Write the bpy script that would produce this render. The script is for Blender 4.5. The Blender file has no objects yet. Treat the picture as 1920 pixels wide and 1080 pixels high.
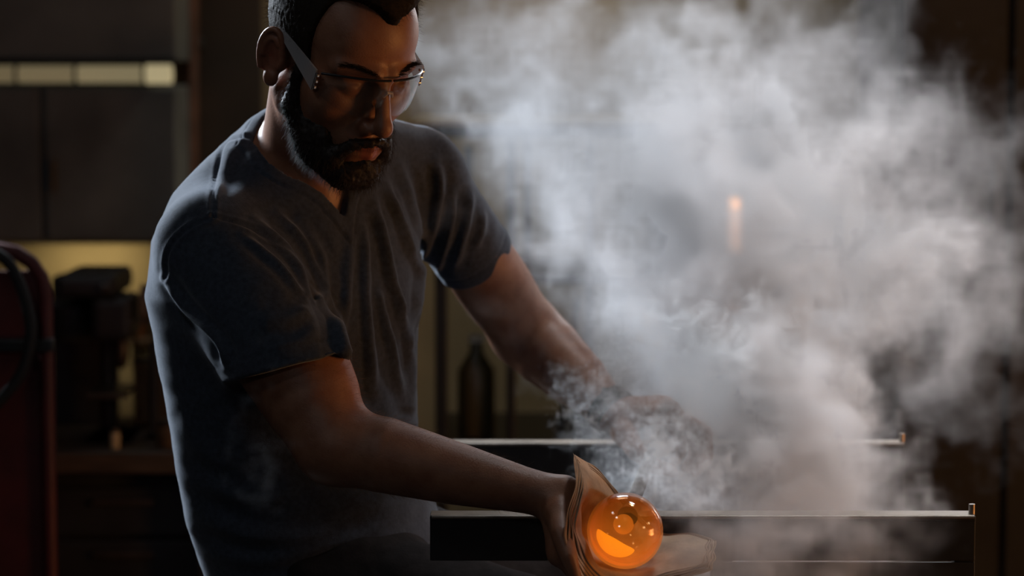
import bpy, bmesh, math, random
import numpy as np
from mathutils import Vector, Matrix

# ------------------------------------------------------------------ camera, world, lights, exposure
scene = bpy.context.scene
COL = scene.collection
FPX = 4640.0                                   # focal length in pixels of a 1920 wide frame
PITCH = math.atan(450 / FPX)
CAM = np.array([0.0, -3.2, 1.37])
RX = np.array([1.0, 0, 0])
UX = np.array([0, math.sin(PITCH), math.cos(PITCH)])
FX = np.array([0, math.cos(PITCH), -math.sin(PITCH)])

def W(px, py, y):
    """world point at depth y that stands at this place of the photograph"""
    d = FX + RX * ((px - 960) / FPX) + UX * ((540 - py) / FPX)
    return CAM + d * ((y - CAM[1]) / d[1])

cam_data = bpy.data.cameras.new('camera')
cam = bpy.data.objects.new('camera', cam_data)
COL.objects.link(cam)
cam.location = CAM
cam.rotation_euler = (math.pi / 2 - PITCH, 0, 0)
cam_data.sensor_width = 36
cam_data.lens = FPX * 36 / 1920
cam_data.clip_start = 0.05
cam_data.dof.use_dof = True
cam_data.dof.focus_distance = 3.02
cam_data.dof.aperture_fstop = 3.2
scene.camera = cam

world = bpy.data.worlds.new('workshop_air')
scene.world = world
world.use_nodes = True
world.node_tree.nodes['Background'].inputs[0].default_value = (0.55, 0.62, 0.75, 1)
world.node_tree.nodes['Background'].inputs[1].default_value = 0.012

def area(name, loc, target, size, power, color, size_y=None, spread=None):
    l = bpy.data.lights.new(name, 'AREA')
    l.energy = power; l.color = color; l.size = size
    if size_y:
        l.shape = 'RECTANGLE'; l.size_y = size_y
    if spread:
        l.spread = math.radians(spread)
    o = bpy.data.objects.new(name, l)
    COL.objects.link(o)
    o.location = loc
    o.rotation_euler = (Vector(target) - Vector(loc)).to_track_quat('-Z', 'Y').to_euler()
    return o

def bulb_lamp(name, loc, power, color, radius):
    l = bpy.data.lights.new(name, 'POINT')
    l.energy = power; l.color = color; l.shadow_soft_size = radius
    o = bpy.data.objects.new(name, l)
    COL.objects.link(o); o.location = loc
    return o

area('skylight', (0.05, 2.6, 3.2), (0.40, 0.35, 0.90), 0.9, 4.0, (0.85, 0.92, 1.0), spread=70)
area('smoke_back_fill', (1.05, 2.75, 1.98), (0.36, 0.3, 0.92), 0.7, 2.8, (0.95, 0.97, 1.0), spread=60)  # added light from behind, out of view, to brighten the lower smoke
area('smoke_side_fill', (1.75, 2.2, 1.25), (0.36, 0.1, 0.86), 0.6, 0.9, (1.0, 0.97, 0.93), spread=40)  # added light from the right, no real opening, for the low plume
area('smoke_top_fill', (0.90, 0.55, 3.25), (0.44, 0.22, 0.85), 0.6, 2.3, (0.95, 0.97, 1.0), spread=26)  # added overhead light aimed at the smoke column, no fixture
area('side_window', (-1.95, 1.95, 2.25), (-0.3, 0.05, 1.15), 0.7, 22, (0.80, 0.89, 1.0), spread=60)
area('wall_fill', (0.75, 2.35, 3.0), (0.1, 2.9, 1.4), 0.3, 4.6, (1.0, 0.86, 0.64), spread=60)  # unseen added light that brightens the back wall
area('furnace_mouth', (2.3, -0.45, 0.70), (-0.2, -0.1, 0.92), 0.5, 16, (1.0, 0.42, 0.13))
for q, c in (((-1.25, -0.75, 2.85), 0), ((-1.0, -1.65, 2.75), 0), ((-0.85, -2.75, 1.95), 0), ((2.2, -1.5, 1.40), 1), ((2.55, -0.65, 1.65), 1)):
    bulb_lamp(('ceiling_lamp', 'wall_lamp')[c], q, (4.0, 4.0)[c], ((0.92, 0.95, 1.0), (1.0, 0.66, 0.32))[c], 0.13)

scene.view_settings.view_transform = 'Standard'
scene.view_settings.look = 'None'
scene.view_settings.exposure = 0.0
scene.view_settings.gamma = 1.0
scene.view_settings.use_curve_mapping = False
scene.cycles.use_denoising = True
scene.cycles.max_bounces = 10
scene.cycles.transparent_max_bounces = 12
scene.cycles.volume_bounces = 1
scene.cycles.adaptive_threshold = 0.03
scene.cycles.diffuse_bounces = 3
scene.cycles.glossy_bounces = 4
scene.cycles.volume_step_rate = 4.5
scene.cycles.caustics_reflective = False
scene.cycles.caustics_refractive = False

# ------------------------------------------------------------------ materials
MATS = {}
def mat(name, color, rough=0.6, metal=0.0, noise=0.0, nscale=20.0, bump=0.0, bscale=60.0, spec=0.5, sss=0.0, stretch=None):
    if name in MATS:
        return MATS[name]
    m = bpy.data.materials.new(name); m.use_nodes = True
    nt = m.node_tree; b = nt.nodes['Principled BSDF']
    b.inputs['Base Color'].default_value = (*color, 1)
    b.inputs['Roughness'].default_value = rough
    b.inputs['Metallic'].default_value = metal
    b.inputs['Specular IOR Level'].default_value = spec
    if sss:
        b.inputs['Subsurface Weight'].default_value = sss
        b.inputs['Subsurface Radius'].default_value = (1.0, 0.35, 0.18)
        b.inputs['Subsurface Scale'].default_value = 0.008
    if noise or bump:
        tc = nt.nodes.new('ShaderNodeTexCoord')
        mp = nt.nodes.new('ShaderNodeMapping')
        if stretch: mp.inputs['Scale'].default_value = stretch
        nt.links.new(tc.outputs['Object'], mp.inputs[0])
    if noise:
        n = nt.nodes.new('ShaderNodeTexNoise'); n.inputs['Scale'].default_value = nscale
        n.inputs['Detail'].default_value = 5
        nt.links.new(mp.outputs[0], n.inputs['Vector'])
        r = nt.nodes.new('ShaderNodeValToRGB')
        c0 = tuple(max(0, c * (1 - noise)) for c in color); c1 = tuple(min(1, c * (1 + noise)) for c in color)
        r.color_ramp.elements[0].color = (*c0, 1); r.color_ramp.elements[1].color = (*c1, 1)
        r.color_ramp.elements[0].position = 0.3; r.color_ramp.elements[1].position = 0.7
        nt.links.new(n.outputs['Fac'], r.inputs[0]); nt.links.new(r.outputs[0], b.inputs['Base Color'])
    if bump:
        n2 = nt.nodes.new('ShaderNodeTexNoise'); n2.inputs['Scale'].default_value = bscale
        n2.inputs['Detail'].default_value = 4
        nt.links.new(mp.outputs[0], n2.inputs['Vector'])
        bp = nt.nodes.new('ShaderNodeBump'); bp.inputs['Strength'].default_value = bump
        bp.inputs['Distance'].default_value = 0.002
        nt.links.new(n2.outputs['Fac'], bp.inputs['Height']); nt.links.new(bp.outputs[0], b.inputs['Normal'])
    MATS[name] = m
    return m

def emit(name, color, strength):
    if name in MATS: return MATS[name]
    m = bpy.data.materials.new(name); m.use_nodes = True
    b = m.node_tree.nodes['Principled BSDF']
    b.inputs['Base Color'].default_value = (*[c * .5 for c in color], 1)
    b.inputs['Emission Color'].default_value = (*color, 1)
    b.inputs['Emission Strength'].default_value = strength
    MATS[name] = m
    return m

# ------------------------------------------------------------------ object helpers
def tag(o, label=None, cat=None, group=None, kind=None):
    if label: o['label'] = label
    if cat: o['category'] = cat
    if group: o['group'] = group
    if kind: o['kind'] = kind
    return o

def empty(name, loc=(0, 0, 0)):
    o = bpy.data.objects.new(name, None); COL.objects.link(o); o.location = loc
    o.empty_display_size = 0.05
    return o

def link_mesh(name, verts, faces, material, parent=None, smooth=True, attrs=None):
    me = bpy.data.meshes.new(name)
    verts = np.asarray(verts, dtype=np.float32)
    if isinstance(faces, np.ndarray):
        nf, k = faces.shape
        me.vertices.add(len(verts)); me.vertices.foreach_set('co', verts.ravel())
        me.loops.add(nf * k); me.loops.foreach_set('vertex_index', faces.astype(np.int32).ravel())
        me.polygons.add(nf)
        me.polygons.foreach_set('loop_start', np.arange(0, nf * k, k, dtype=np.int32))
        me.update(calc_edges=True)
    else:
        me.from_pydata([tuple(map(float, v)) for v in verts], [], faces)
    if attrs:
        for an, av in attrs.items():
            a = me.attributes.new(an, 'FLOAT', 'POINT'); a.data.foreach_set('value', np.asarray(av, np.float32))
    if smooth:
        me.polygons.foreach_set('use_smooth', np.ones(len(me.polygons), dtype=bool))
    me.materials.append(material)
    o = bpy.data.objects.new(name, me); COL.objects.link(o)
    if parent is not None: o.parent = parent
    return o

class MB:
    """collects boxes, tubes and lathes; build() links them as one mesh object"""
    def __init__(s): s.bm = bmesh.new()
    def box(s, c, size, rot=None, bev=0.0):
        m = Matrix.Translation(Vector(c))
        if rot is not None: m = m @ (rot if isinstance(rot, Matrix) else Matrix.Rotation(rot, 4, 'Z'))
        m = m @ Matrix.Diagonal((*size, 1))
        r = bmesh.ops.create_cube(s.bm, size=1, matrix=m)
        if bev:
            es = list({e for v in r['verts'] for e in v.link_edges})
            bmesh.ops.bevel(s.bm, geom=es, offset=bev, segments=2, affect='EDGES', profile=.6)
        return s
    def tube(s, pts, r, n=12, cap=True):
        pts = [np.asarray(p, float) for p in pts]
        rs = r if hasattr(r, '__len__') else [r] * len(pts)
        rings = []
        prev = None
        for i, p in enumerate(pts):
            t = (pts[min(i + 1, len(pts) - 1)] - pts[max(i - 1, 0)]); t = t / (np.linalg.norm(t) + 1e-9)
            if prev is None:
                a = np.array([0, 0, 1.0]) if abs(t[2]) < .9 else np.array([1.0, 0, 0])
                u = np.cross(t, a)
            else:
                u = prev - t * (prev @ t)
            u /= np.linalg.norm(u); prev = u; v = np.cross(t, u)
            rings.append([s.bm.verts.new(p + rs[i] * (u * math.cos(2 * math.pi * k / n) + v * math.sin(2 * math.pi * k / n))) for k in range(n)])
        for a, b in zip(rings[:-1], rings[1:]):
            for k in range(n):
                s.bm.faces.new((a[k], a[(k + 1) % n], b[(k + 1) % n], b[k]))
        if cap:
            s.bm.faces.new(rings[0][::-1]); s.bm.faces.new(rings[-1])
        return s
    def lathe(s, base, prof, n=24, axis=(0, 0, 1)):
        ax = Vector(axis).normalized(); q = ax.to_track_quat('Z', 'Y').to_matrix()
        rings = []
        for r, h in prof:
            rings.append([s.bm.verts.new(Vector(base) + q @ Vector((r * math.cos(2 * math.pi * k / n), r * math.sin(2 * math.pi * k / n), h))) for k in range(n)])
        for a, b in zip(rings[:-1], rings[1:]):
            for k in range(n):
                s.bm.faces.new((a[k], a[(k + 1) % n], b[(k + 1) % n], b[k]))
        s.bm.faces.new(rings[0][::-1]); s.bm.faces.new(rings[-1])
        return s
    def prism(s, poly, thick, origin, ex, ey):
        """a flat outline given in (ex, ey) and a thickness along their cross product"""
        o = Vector(origin); ex = Vector(ex); ey = Vector(ey); nz = ex.cross(ey).normalized()
        a = [s.bm.verts.new(o + ex * p[0] + ey * p[1] - nz * thick / 2) for p in poly]
        b = [s.bm.verts.new(o + ex * p[0] + ey * p[1] + nz * thick / 2) for p in poly]
        n = len(poly)
        s.bm.faces.new(a[::-1]); s.bm.faces.new(b)
        for k in range(n): s.bm.faces.new((a[k], a[(k + 1) % n], b[(k + 1) % n], b[k]))
        return s
    def build(s, name, material, parent=None, smooth=False, bevel=0.0):
        bmesh.ops.recalc_face_normals(s.bm, faces=s.bm.faces)
        me = bpy.data.meshes.new(name); s.bm.to_mesh(me); s.bm.free()
        me.materials.append(material)
        o = bpy.data.objects.new(name, me); COL.objects.link(o)
        if smooth:
            me.polygons.foreach_set('use_smooth', np.ones(len(me.polygons), dtype=bool))
            try:
                me.set_sharp_from_angle(angle=math.radians(40))
            except Exception: pass
        if bevel:
            md = o.modifiers.new('bevel', 'BEVEL'); md.width = bevel; md.segments = 2; md.limit_method = 'ANGLE'
        if parent is not None: o.parent = parent
        return o

def child(o, parent):
    """parent an object built in world space to an empty that stands elsewhere"""
    o.parent = parent
    o.matrix_parent_inverse = Matrix.Translation(parent.location).inverted()
    return o

# ------------------------------------------------------------------ signed distance modelling
f32 = np.float32
def V3(*a): return np.array(a, dtype=f32)
def ell(p, c, r):
    q = p - f32(np.asarray(c)); r = np.asarray(r, f32)
    a = np.sqrt(((q / r) ** 2).sum(-1)) + 1e-9
    b = np.sqrt(((q / (r * r)) ** 2).sum(-1)) + 1e-9
    return a * (a - 1) / b
def cap(p, a, b, ra, rb=None):
    rb = ra if rb is None else rb
    a = np.asarray(a, f32); b = np.asarray(b, f32)
    ba = b - a; q = p - a
    h = np.clip((q @ ba) / (ba @ ba), 0, 1)
    d = q - h[..., None] * ba
    return np.sqrt((d * d).sum(-1)) - (ra + (rb - ra) * h)
def chain(p, pts, rs):
    d = None
    for i in range(len(pts) - 1):
        e = cap(p, pts[i], pts[i + 1], rs[i], rs[i + 1])
        d = e if d is None else np.minimum(d, e)
    return d
def su(a, b, k):
    h = np.maximum(k - np.abs(a - b), 0) / k
    return np.minimum(a, b) - h * h * k * f32(.25)
def ss(a, b, k):              # a minus b
    return -su(-a, b, k)
def si(a, b, k): return -su(-a, -b, k)

def axis_samples(segs):
    """segs: (start, end, step) in turn -> a strictly rising array of coordinates"""
    out = []
    for a, b, st in segs:
        n = max(1, int(round((b - a) / st)))
        out.append(np.linspace(a, b, n, endpoint=False))
    out.append([segs[-1][1]])
    return np.concatenate(out).astype(f32)

def mesh_sdf(fn, xs, ys, zs, B=8):
    """dual mesh of the zero set of fn(points) on a rectilinear grid, evaluated only in the blocks near the surface"""
    def pad(a):
        n = (-len(a)) % B
        return np.concatenate([a, a[-1] + (a[-1] - a[-2]) * np.arange(1, n + 1, dtype=f32)]) if n else a
    xs, ys, zs = pad(xs), pad(ys), pad(zs)
    nx, ny, nz = len(xs), len(ys), len(zs)
    bx, by, bz = nx // B, ny // B, nz // B
    cen = lambda a: (a.reshape(-1, B)[:, 0] + a.reshape(-1, B)[:, -1]) / 2
    hal = lambda a: (a.reshape(-1, B)[:, -1] - a.reshape(-1, B)[:, 0]) / 2 + (a[B] - a[0]) / B
    cx, cy, cz = cen(xs), cen(ys), cen(zs)
    C = np.stack(np.meshgrid(cx, cy, cz, indexing='ij'), -1).reshape(-1, 3)
    H = np.sqrt((np.stack(np.meshgrid(hal(xs), hal(ys), hal(zs), indexing='ij'), -1) ** 2).sum(-1)).ravel()
    d = np.concatenate([fn(C[i:i + 4096]) for i in range(0, len(C), 4096)])
    near = np.abs(d) < H * 1.45 + .004
    F = np.repeat(np.repeat(np.repeat(d.reshape(bx, by, bz), B, 0), B, 1), B, 2).astype(f32)
    F6 = F.reshape(bx, B, by, B, bz, B)
    ids = np.argwhere(near.reshape(bx, by, bz))
    ids = ids[np.lexsort((ids[:, 2], ids[:, 1], ids[:, 0], ids[:, 2] // 4, ids[:, 1] // 4, ids[:, 0] // 4))]   # neighbours together
    loc = np.stack(np.meshgrid(np.arange(B), np.arange(B), np.arange(B), indexing='ij'), -1).reshape(-1, 3)
    CH = 48
    for i in range(0, len(ids), CH):
        b = ids[i:i + CH]
        ix = b[:, None, 0] * B + loc[None, :, 0]; iy = b[:, None, 1] * B + loc[None, :, 1]; iz = b[:, None, 2] * B + loc[None, :, 2]
        P = np.stack([xs[ix], ys[iy], zs[iz]], -1).reshape(-1, 3)
        v = fn(P).reshape(len(b), B, B, B)
        for k, (a_, b_, c_) in enumerate(b):
            F6[a_, :, b_, :, c_, :] = v[k]
    S = F < 0
    c = S[:-1, :-1, :-1].astype(np.uint8)
    for dx in (0, 1):
        for dy in (0, 1):
            for dz in (0, 1):
                if dx | dy | dz:
                    c += S[dx:nx - 1 + dx, dy:ny - 1 + dy, dz:nz - 1 + dz]
    act = np.argwhere((c > 0) & (c < 8))
    idx = np.full(c.shape, -1, np.int32)
    idx[act[:, 0], act[:, 1], act[:, 2]] = np.arange(len(act))
    cor = [(0, 0, 0), (1, 0, 0), (0, 1, 0), (1, 1, 0), (0, 0, 1), (1, 0, 1), (0, 1, 1), (1, 1, 1)]
    vals = np.stack([F[act[:, 0] + a, act[:, 1] + b, act[:, 2] + cc] for a, b, cc in cor], -1)
    acc = np.zeros((len(act), 3), f32); cnt = np.zeros(len(act), f32)
    for i in range(8):
        for j in range(i + 1, 8):
            if sum(abs(np.array(cor[i]) - np.array(cor[j]))) != 1: continue
            m = (vals[:, i] < 0) != (vals[:, j] < 0)
            t = np.where(m, vals[:, i] / (vals[:, i] - vals[:, j] + 1e-20), 0)[:, None]
            pos = np.array(cor[i], f32) + t * (np.array(cor[j], f32) - np.array(cor[i], f32))
            acc += np.where(m[:, None], pos, 0); cnt += m
    g = act + acc / cnt[:, None]
    def mp(a, q):
        i = np.clip(q.astype(int), 0, len(a) - 2); return a[i] + (a[i + 1] - a[i]) * (q - i)
    verts = np.stack([mp(xs, g[:, 0]), mp(ys, g[:, 1]), mp(zs, g[:, 2])], -1)
    quads = []
    for ax in range(3):
        o1, o2 = [(1, 2), (2, 0), (0, 1)][ax]
        sl0 = [slice(1, n - 1) for n in (nx, ny, nz)]; sl1 = list(sl0)
        sl0[ax] = slice(0, (nx, ny, nz)[ax] - 1); sl1[ax] = slice(1, (nx, ny, nz)[ax])
        A = S[tuple(sl0)]; Bb = S[tuple(sl1)]
        e = np.argwhere(A != Bb)
        if not len(e): continue
        off = np.ones(3, int); off[ax] = 0
        e = e + off
        flip = S[e[:, 0], e[:, 1], e[:, 2]]
        def at(d1, d2):
            q = e.copy(); q[:, o1] -= d1; q[:, o2] -= d2
            return idx[q[:, 0], q[:, 1], q[:, 2]]
        q = np.stack([at(1, 1), at(0, 1), at(0, 0), at(1, 0)], -1)
        q[~flip] = q[~flip][:, ::-1]
        quads.append(q)
    quads = np.concatenate(quads)
    quads = quads[(quads >= 0).all(1)]
    return verts, quads

def vnormals(v, q):
    n = np.cross(v[q[:, 2]] - v[q[:, 0]], v[q[:, 3]] - v[q[:, 1]])
    N = np.zeros_like(v)
    for k in range(4): np.add.at(N, q[:, k], n)
    return N / (np.linalg.norm(N, axis=1, keepdims=True) + 1e-12)

def relax(v, q, it=2, lam=.5):
    for _ in range(it):
        s = np.zeros_like(v); c = np.zeros(len(v), f32)
        for k in range(4):
            a, b = q[:, k], q[:, (k + 1) % 4]
            np.add.at(s, a, v[b]); np.add.at(c, a, 1)
            np.add.at(s, b, v[a]); np.add.at(c, b, 1)
        v = v + lam * (s / c[:, None] - v)
    return v

def group_sdf(groups, far=.05):
    """smooth union of (lo, hi, k, fn): a group is only evaluated where its box is near"""
    def fn(P):
        P = P.astype(f32)
        lo, hi = P.min(0), P.max(0)
        out = np.full(len(P), far, f32)
        for glo, ghi, k, g in groups:
            if np.any(lo > ghi + far) or np.any(hi < glo - far): continue
            m = ((P > glo - far) & (P < ghi + far)).all(1)
            if m.all():
                out = su(out, g(P).astype(f32), k)
            elif m.any():
                out[m] = su(out[m], g(P[m]).astype(f32), k)
        return out
    return fn

# ------------------------------------------------------------------ the person: head frame
HO = np.array([-0.2171, -0.10, 1.3562]); HS = 1.066
_y, _p, _r = 0.679, 0.50, 0.024
_sv = np.array([math.cos(_y), math.sin(_y), 0.0])
HF = np.array([math.sin(_y) * math.cos(_p), -math.cos(_y) * math.cos(_p), -math.sin(_p)])
_uv = np.array([math.sin(_y) * math.sin(_p), -math.cos(_y) * math.sin(_p), math.cos(_p)])
HSV = _sv * math.cos(_r) + _uv * math.sin(_r)
HU = _uv * math.cos(_r) - _sv * math.sin(_r)
HM = np.stack([HSV, HF, HU], 1)                      # columns: his left, forward, up
def HL(P): return ((P - HO.astype(f32)) @ HM.astype(f32)) / f32(HS)
def HW(*q): return HO + HS * (HM @ np.asarray(q, float))

def sym(q):
    r = q.copy(); r[:, 0] = np.abs(r[:, 0]); return r

def cranium(q):
    d = ell(q, (0, -.012, .048), (.0745, .097, .085))
    return su(d, ell(q, (0, .034, .052), (.062, .053, .056)), .02)

# the ear's own frame (his left ear; the right one is its mirror image)
_e3 = np.array([math.cos(math.radians(28)), -math.sin(math.radians(28)) * -1, 0.0])
EE1 = np.array([-.42, .90, .08]); EE1 /= np.linalg.norm(EE1)
EE2 = np.array([.10, -.16, .98]); EE2 -= EE1 * (EE1 @ EE2); EE2 /= np.linalg.norm(EE2)
EE3 = np.cross(EE1, EE2)
if EE3[0] < 0: EE3 = -EE3
EC = np.array([.0835, -.013, .002])
EM = np.stack([EE1, EE2, EE3], 1).astype(f32)
def ear(q):
    e = (q - EC.astype(f32)) @ EM
    d = ell(e, (-.001, .001, -.003), (.0175, .030, .0032))
    pts = []; rs = []
    for k in range(15):
        a = math.radians(-25 + k * 17.5)
        rr = (.0180, .0315)
        pts.append((rr[0] * math.cos(a) * (1 if math.cos(a) < 0 else .82), rr[1] * math.sin(a), .001 + .002 * math.sin(a)))
        rs.append(.0036 if k > 1 else .003)
    d = su(d, chain(e, pts, rs), .004)
    pts2 = [(.64 * x - .001, .66 * y - .001, .0005) for x, y, z in pts[4:13]]
    d = su(d, chain(e, pts2, [.0034] * len(pts2)), .004)
    d = su(d, ell(e, (.002, -.030, 0), (.0085, .009, .0048)), .007)
    d = su(d, ell(e, (.0145, -.006, .001), (.005, .008, .005)), .004)
    d = ss(d, ell(e, (.004, -.004, .004), (.008, .011, .006)), .003)
    return su(d, cap(e, (.010, .004, -.008), (.006, -.012, -.010), .009), .006)

def head(P):
    q0 = HL(P); q = sym(q0)
    d = cranium(q)
    d = su(d, ell(q, (0, .032, -.030), (.0580, .060, .076)), .030)
    d = su(d, cap(q, (.053, .004, -.052), (.020, .076, -.098), .017, .015), .022)
    d = su(d, ell(q, (0, .083, -.099), (.021, .0155, .015)), .014)
    d = su(d, ell(q, (.044, .054, -.016), (.021, .024, .020)), .030)
    d = su(d, cap(q, (.012, .089, .029), (.050, .068, .030), .0095, .0075), .012)
    d = ss(d, ell(q, (.030, .0985, .008), (.019, .0125, .0120)), .016)
    d = su(d, ell(q, (.0315, .0715, .0085), (.0155, .0155, .0125)), .005)
    d = ss(d, cap(q, (.0175, .0865, .0010), (.0315, .0880, -.0020), .0010), .0022)
    d = ss(d, cap(q, (.0315, .0880, -.0020), (.0450, .0800, .0010), .0010), .0022)
    d = ss(d, cap(q, (.0190, .0880, .0165), (.0450, .0810, .0165), .0012), .004)
    d = su(d, cap(q, (0, .0885, .024), (0, .1130, -.022), .0080, .0095), .010)
    d = su(d, ell(q, (0, .1150, -.0275), (.0112, .0122, .0105)), .007)
    d = su(d, ell(q, (.0135, .1020, -.0330), (.0075, .0125, .0088)), .006)
    d = ss(d, ell(q, (.0068, .1080, -.0420), (.0042, .0075, .0045)), .003)
    d = su(d, ell(q, (0, .082, -.062), (.031, .0245, .026)), .016)
    d = su(d, cap(q, (0, .1060, -.0580), (.0225, .0925, -.0625), .0046, .0026), .005)
    d = su(d, cap(q, (0, .1040, -.0685), (.0195, .0930, -.0655), .0058, .0028), .005)
    d = ss(d, cap(q, (0, .1120, -.0635), (.0235, .0960, -.0638), .0014), .003)
    return su(d, ear(q), .006) * f32(HS)

# ------------------------------------------------------------------ torso, neck, arms
TZ = np.array([.55, .60, .68, .75, .85, .95, 1.05, 1.12, 1.18, 1.23, 1.27])
TS = dict(cx=[-.235, -.235, -.242, -.266, -.285, -.295, -.30, -.295, -.285, -.28, -.28],
          cy=[.07, .07, .07, .06, .05, .05, .06, .075, .085, .09, .09],
          a=[.165, .178, .182, .174, .168, .174, .188, .188, .165, .115, .07],
          b=[.125, .135, .138, .132, .126, .130, .136, .126, .108, .085, .06],
          t=[55, 54, 52, 48, 44, 42, 42, 42, 42, 42, 42])
def torso(P, off=0.0):
    z = P[:, 2]
    g = {k: np.interp(z, TZ, v).astype(f32) for k, v in TS.items()}
    t = np.radians(g['t'])
    dx = P[:, 0] - g['cx']; dy = P[:, 1] - g['cy']
    u = dx * np.cos(t) + dy * np.sin(t); v = -dx * np.sin(t) + dy * np.cos(t)
    a = g['a'] + f32(off); b = g['b'] + f32(off)
    k = np.sqrt((u / a) ** 2 + (v / b) ** 2) + 1e-6
    g1 = np.sqrt((u / (a * a)) ** 2 + (v / (b * b)) ** 2) + 1e-6
    d = k * (k - 1) / g1 * f32(.92)
    d = np.maximum(d, -b)
    return si(si(d, z - f32(1.262 + off), .03), f32(.555 - off) - z, .04)

SR, ER, WR = W(408, 462, -.075), W(628, 834, -.20), W(1046, 934, -.255)
SL, EL, WL = W(800, 352, .215), W(985, 622, .38), W(1154, 776, .27)
mix = lambda a, b, t: a * (1 - t) + b * t
NB = W(574, 322, .055)
NT = HW(0, -.028, -.045)
def neck(P):
    d = cap(P, NT, NB, .0575, .064)
    # the cord of muscle from behind the ear to the collarbone, on both sides
    d = su(d, cap(P, HW(-.052, -.02, -.045), W(606, 352, -.012), .012, .010), .02)
    d = su(d, cap(P, HW(.052, -.02, -.045), W(660, 340, .03), .012, .010), .02)
    d = su(d, cap(P, HW(0, .035, -.095), mix(NT, NB, .75) + np.array([.02, -.025, 0]), .018, .02), .03)
    return d
def traps(P, off=0.0):
    d = cap(P, W(548, 268, .07), W(396, 420, .01), .046 + off, .040 + off)
    return su(d, cap(P, W(640, 275, .10), W(778, 306, .20), .050 + off, .045 + off), .03)
def arm_r(P):
    u = ER - SR
    d = chain(P, [SR, mix(SR, ER, .45), mix(SR, ER, .8), ER], [.066, .065, .056, .046])
    d = su(d, ell_axis(P, mix(SR, ER, .60) + np.array([.020, -.006, .012]), u, (.10, .046, .050)), .03)
    d = su(d, chain(P, [ER, mix(ER, WR, .22) + np.array([0, 0, .002]), mix(ER, WR, .55), mix(ER, WR, .85), WR], [.045, .0465, .038, .028, .0255]), .022)
    # crook of the elbow
    d = ss(d, cap(P, W(700, 782, -.26), W(676, 790, -.28), .003), .012)
    return d
def ell_axis(P, c, ax, r):
    ax = np.asarray(ax) / np.linalg.norm(ax)
    q = P - np.asarray(c, f32)
    al = q @ ax.astype(f32)
    pe = np.sqrt(np.maximum((q * q).sum(-1) - al * al, 0))
    a = np.sqrt((al / r[0]) ** 2 + (pe / r[1]) ** 2) + 1e-6
    b = np.sqrt((al / r[0] ** 2) ** 2 + (pe / r[1] ** 2) ** 2) + 1e-6
    return a * (a - 1) / b
def arm_l(P):
    d = chain(P, [SL, mix(SL, EL, .5), mix(SL, EL, .85), EL], [.053, .050, .050, .049])
    d = su(d, ell_axis(P, mix(SL, EL, .62) + np.array([.004, -.014, .0]), EL - SL, (.095, .042, .05)), .03)
    d = su(d, chain(P, [EL, mix(EL, WL, .25), mix(EL, WL, .6), mix(EL, WL, .88), WL], [.049, .051, .042, .031, .0285]), .02)
    return d

# hands. The right one cradles the pad under the glass; the left one lies over the pipe
GC = W(1172, 995, -.30)                              # centre of the glass
RAILZ_Y = .0
PIPE_D = W(1226, 842, .25) - W(1172, 992, -.30); PIPE_D[2] = 0.004; PIPE_D /= np.linalg.norm(PIPE_D)
def arc(r, deg, y): return GC + np.array([r * math.cos(math.radians(deg)), y, r * math.sin(math.radians(deg))])
R_FING = []
for i, (yy, L) in enumerate(((-.016, 118), (.006, 124), (.027, 120), (.046, 108))):
    degs = [198, 198 + L * .38, 198 + L * .70, 198 + L]
    R_FING.append(([arc(.083, dg, yy * 1.05) for dg in degs], [.0100, .0093, .0085, .0070]))
R_THUMB = ([W(1048, 962, -.285), W(1052, 1002, -.325), W(1066, 1042, -.342), W(1078, 1080, -.346)], [.0150, .0125, .0108, .0082])
def hand_r(P):
    k0, k3 = R_FING[0][0][0], R_FING[3][0][0]
    d = None
    for (pts, rs) in R_FING:
        e = cap(P, WR + np.array([.004, .004, -.004]), pts[0], .0200, .0125)
        d = e if d is None else su(d, e, .014)
    d = su(d, cap(P, k0, k3, .0105, .0100), .012)
    d = su(d, cap(P, WR, W(1064, 918, -.262), .0235, .0150), .012)
    f = None
    for (pts, rs) in R_FING:
        e = chain(P, pts, rs)
        e = su(e, ell(P, pts[1], (.0108,) * 3), .004)
        f = e if f is None else np.minimum(f, e)
    d = su(d, f, .005)
    pts, rs = R_THUMB
    t = su(chain(P, pts, rs), cap(P, WR, pts[0], .018, .016), .012)
    return su(d, t, .006)

LK = [W(1258, 772, .225), W(1248, 762, .247), W(1236, 760, .268), W(1222, 764, .287)]      # knuckles, index to little finger
L_FING = [([LK[0], W(1322, 812, .222), W(1326, 856, .215), W(1304, 884, .208)], [.0118, .0104, .0094, .0078]),
          ([LK[1], W(1316, 806, .246), W(1322, 852, .238), W(1302, 880, .230)], [.0120, .0106, .0096, .0080]),
          ([LK[2], W(1298, 806, .268), W(1304, 850, .262), W(1286, 878, .254)], [.0115, .0102, .0092, .0077]),
          ([LK[3], W(1272, 808, .288), W(1278, 846, .283), W(1264, 870, .276)], [.0105, .0092, .0083, .0070])]
L_THUMB = ([W(1172, 812, .238), W(1192, 846, .208), W(1226, 872, .196), W(1260, 884, .196)], [.0165, .0138, .0115, .0085])
def hand_l(P):
    d = None
    for k, (pts, rs) in zip(LK, L_FING):
        e = cap(P, WL + (k - LK[1]) * .45, k, .0205, .0140)
        d = e if d is None else su(d, e, .012)
    d = su(d, cap(P, LK[0], LK[3], .0125, .0112), .010)
    f = None
    for (pts, rs) in L_FING:
        e = chain(P, pts, rs)
        e = su(e, ell(P, pts[0], (.0135,) * 3), .006)
        e = su(e, ell(P, pts[1], (.0118,) * 3), .004)
        f = e if f is None else np.minimum(f, e)
    d = su(d, f, .005)
    pts, rs = L_THUMB
    t = su(chain(P, pts, rs), cap(P, WL, pts[0], .022, .017), .012)
    return su(d, t, .007)

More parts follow.
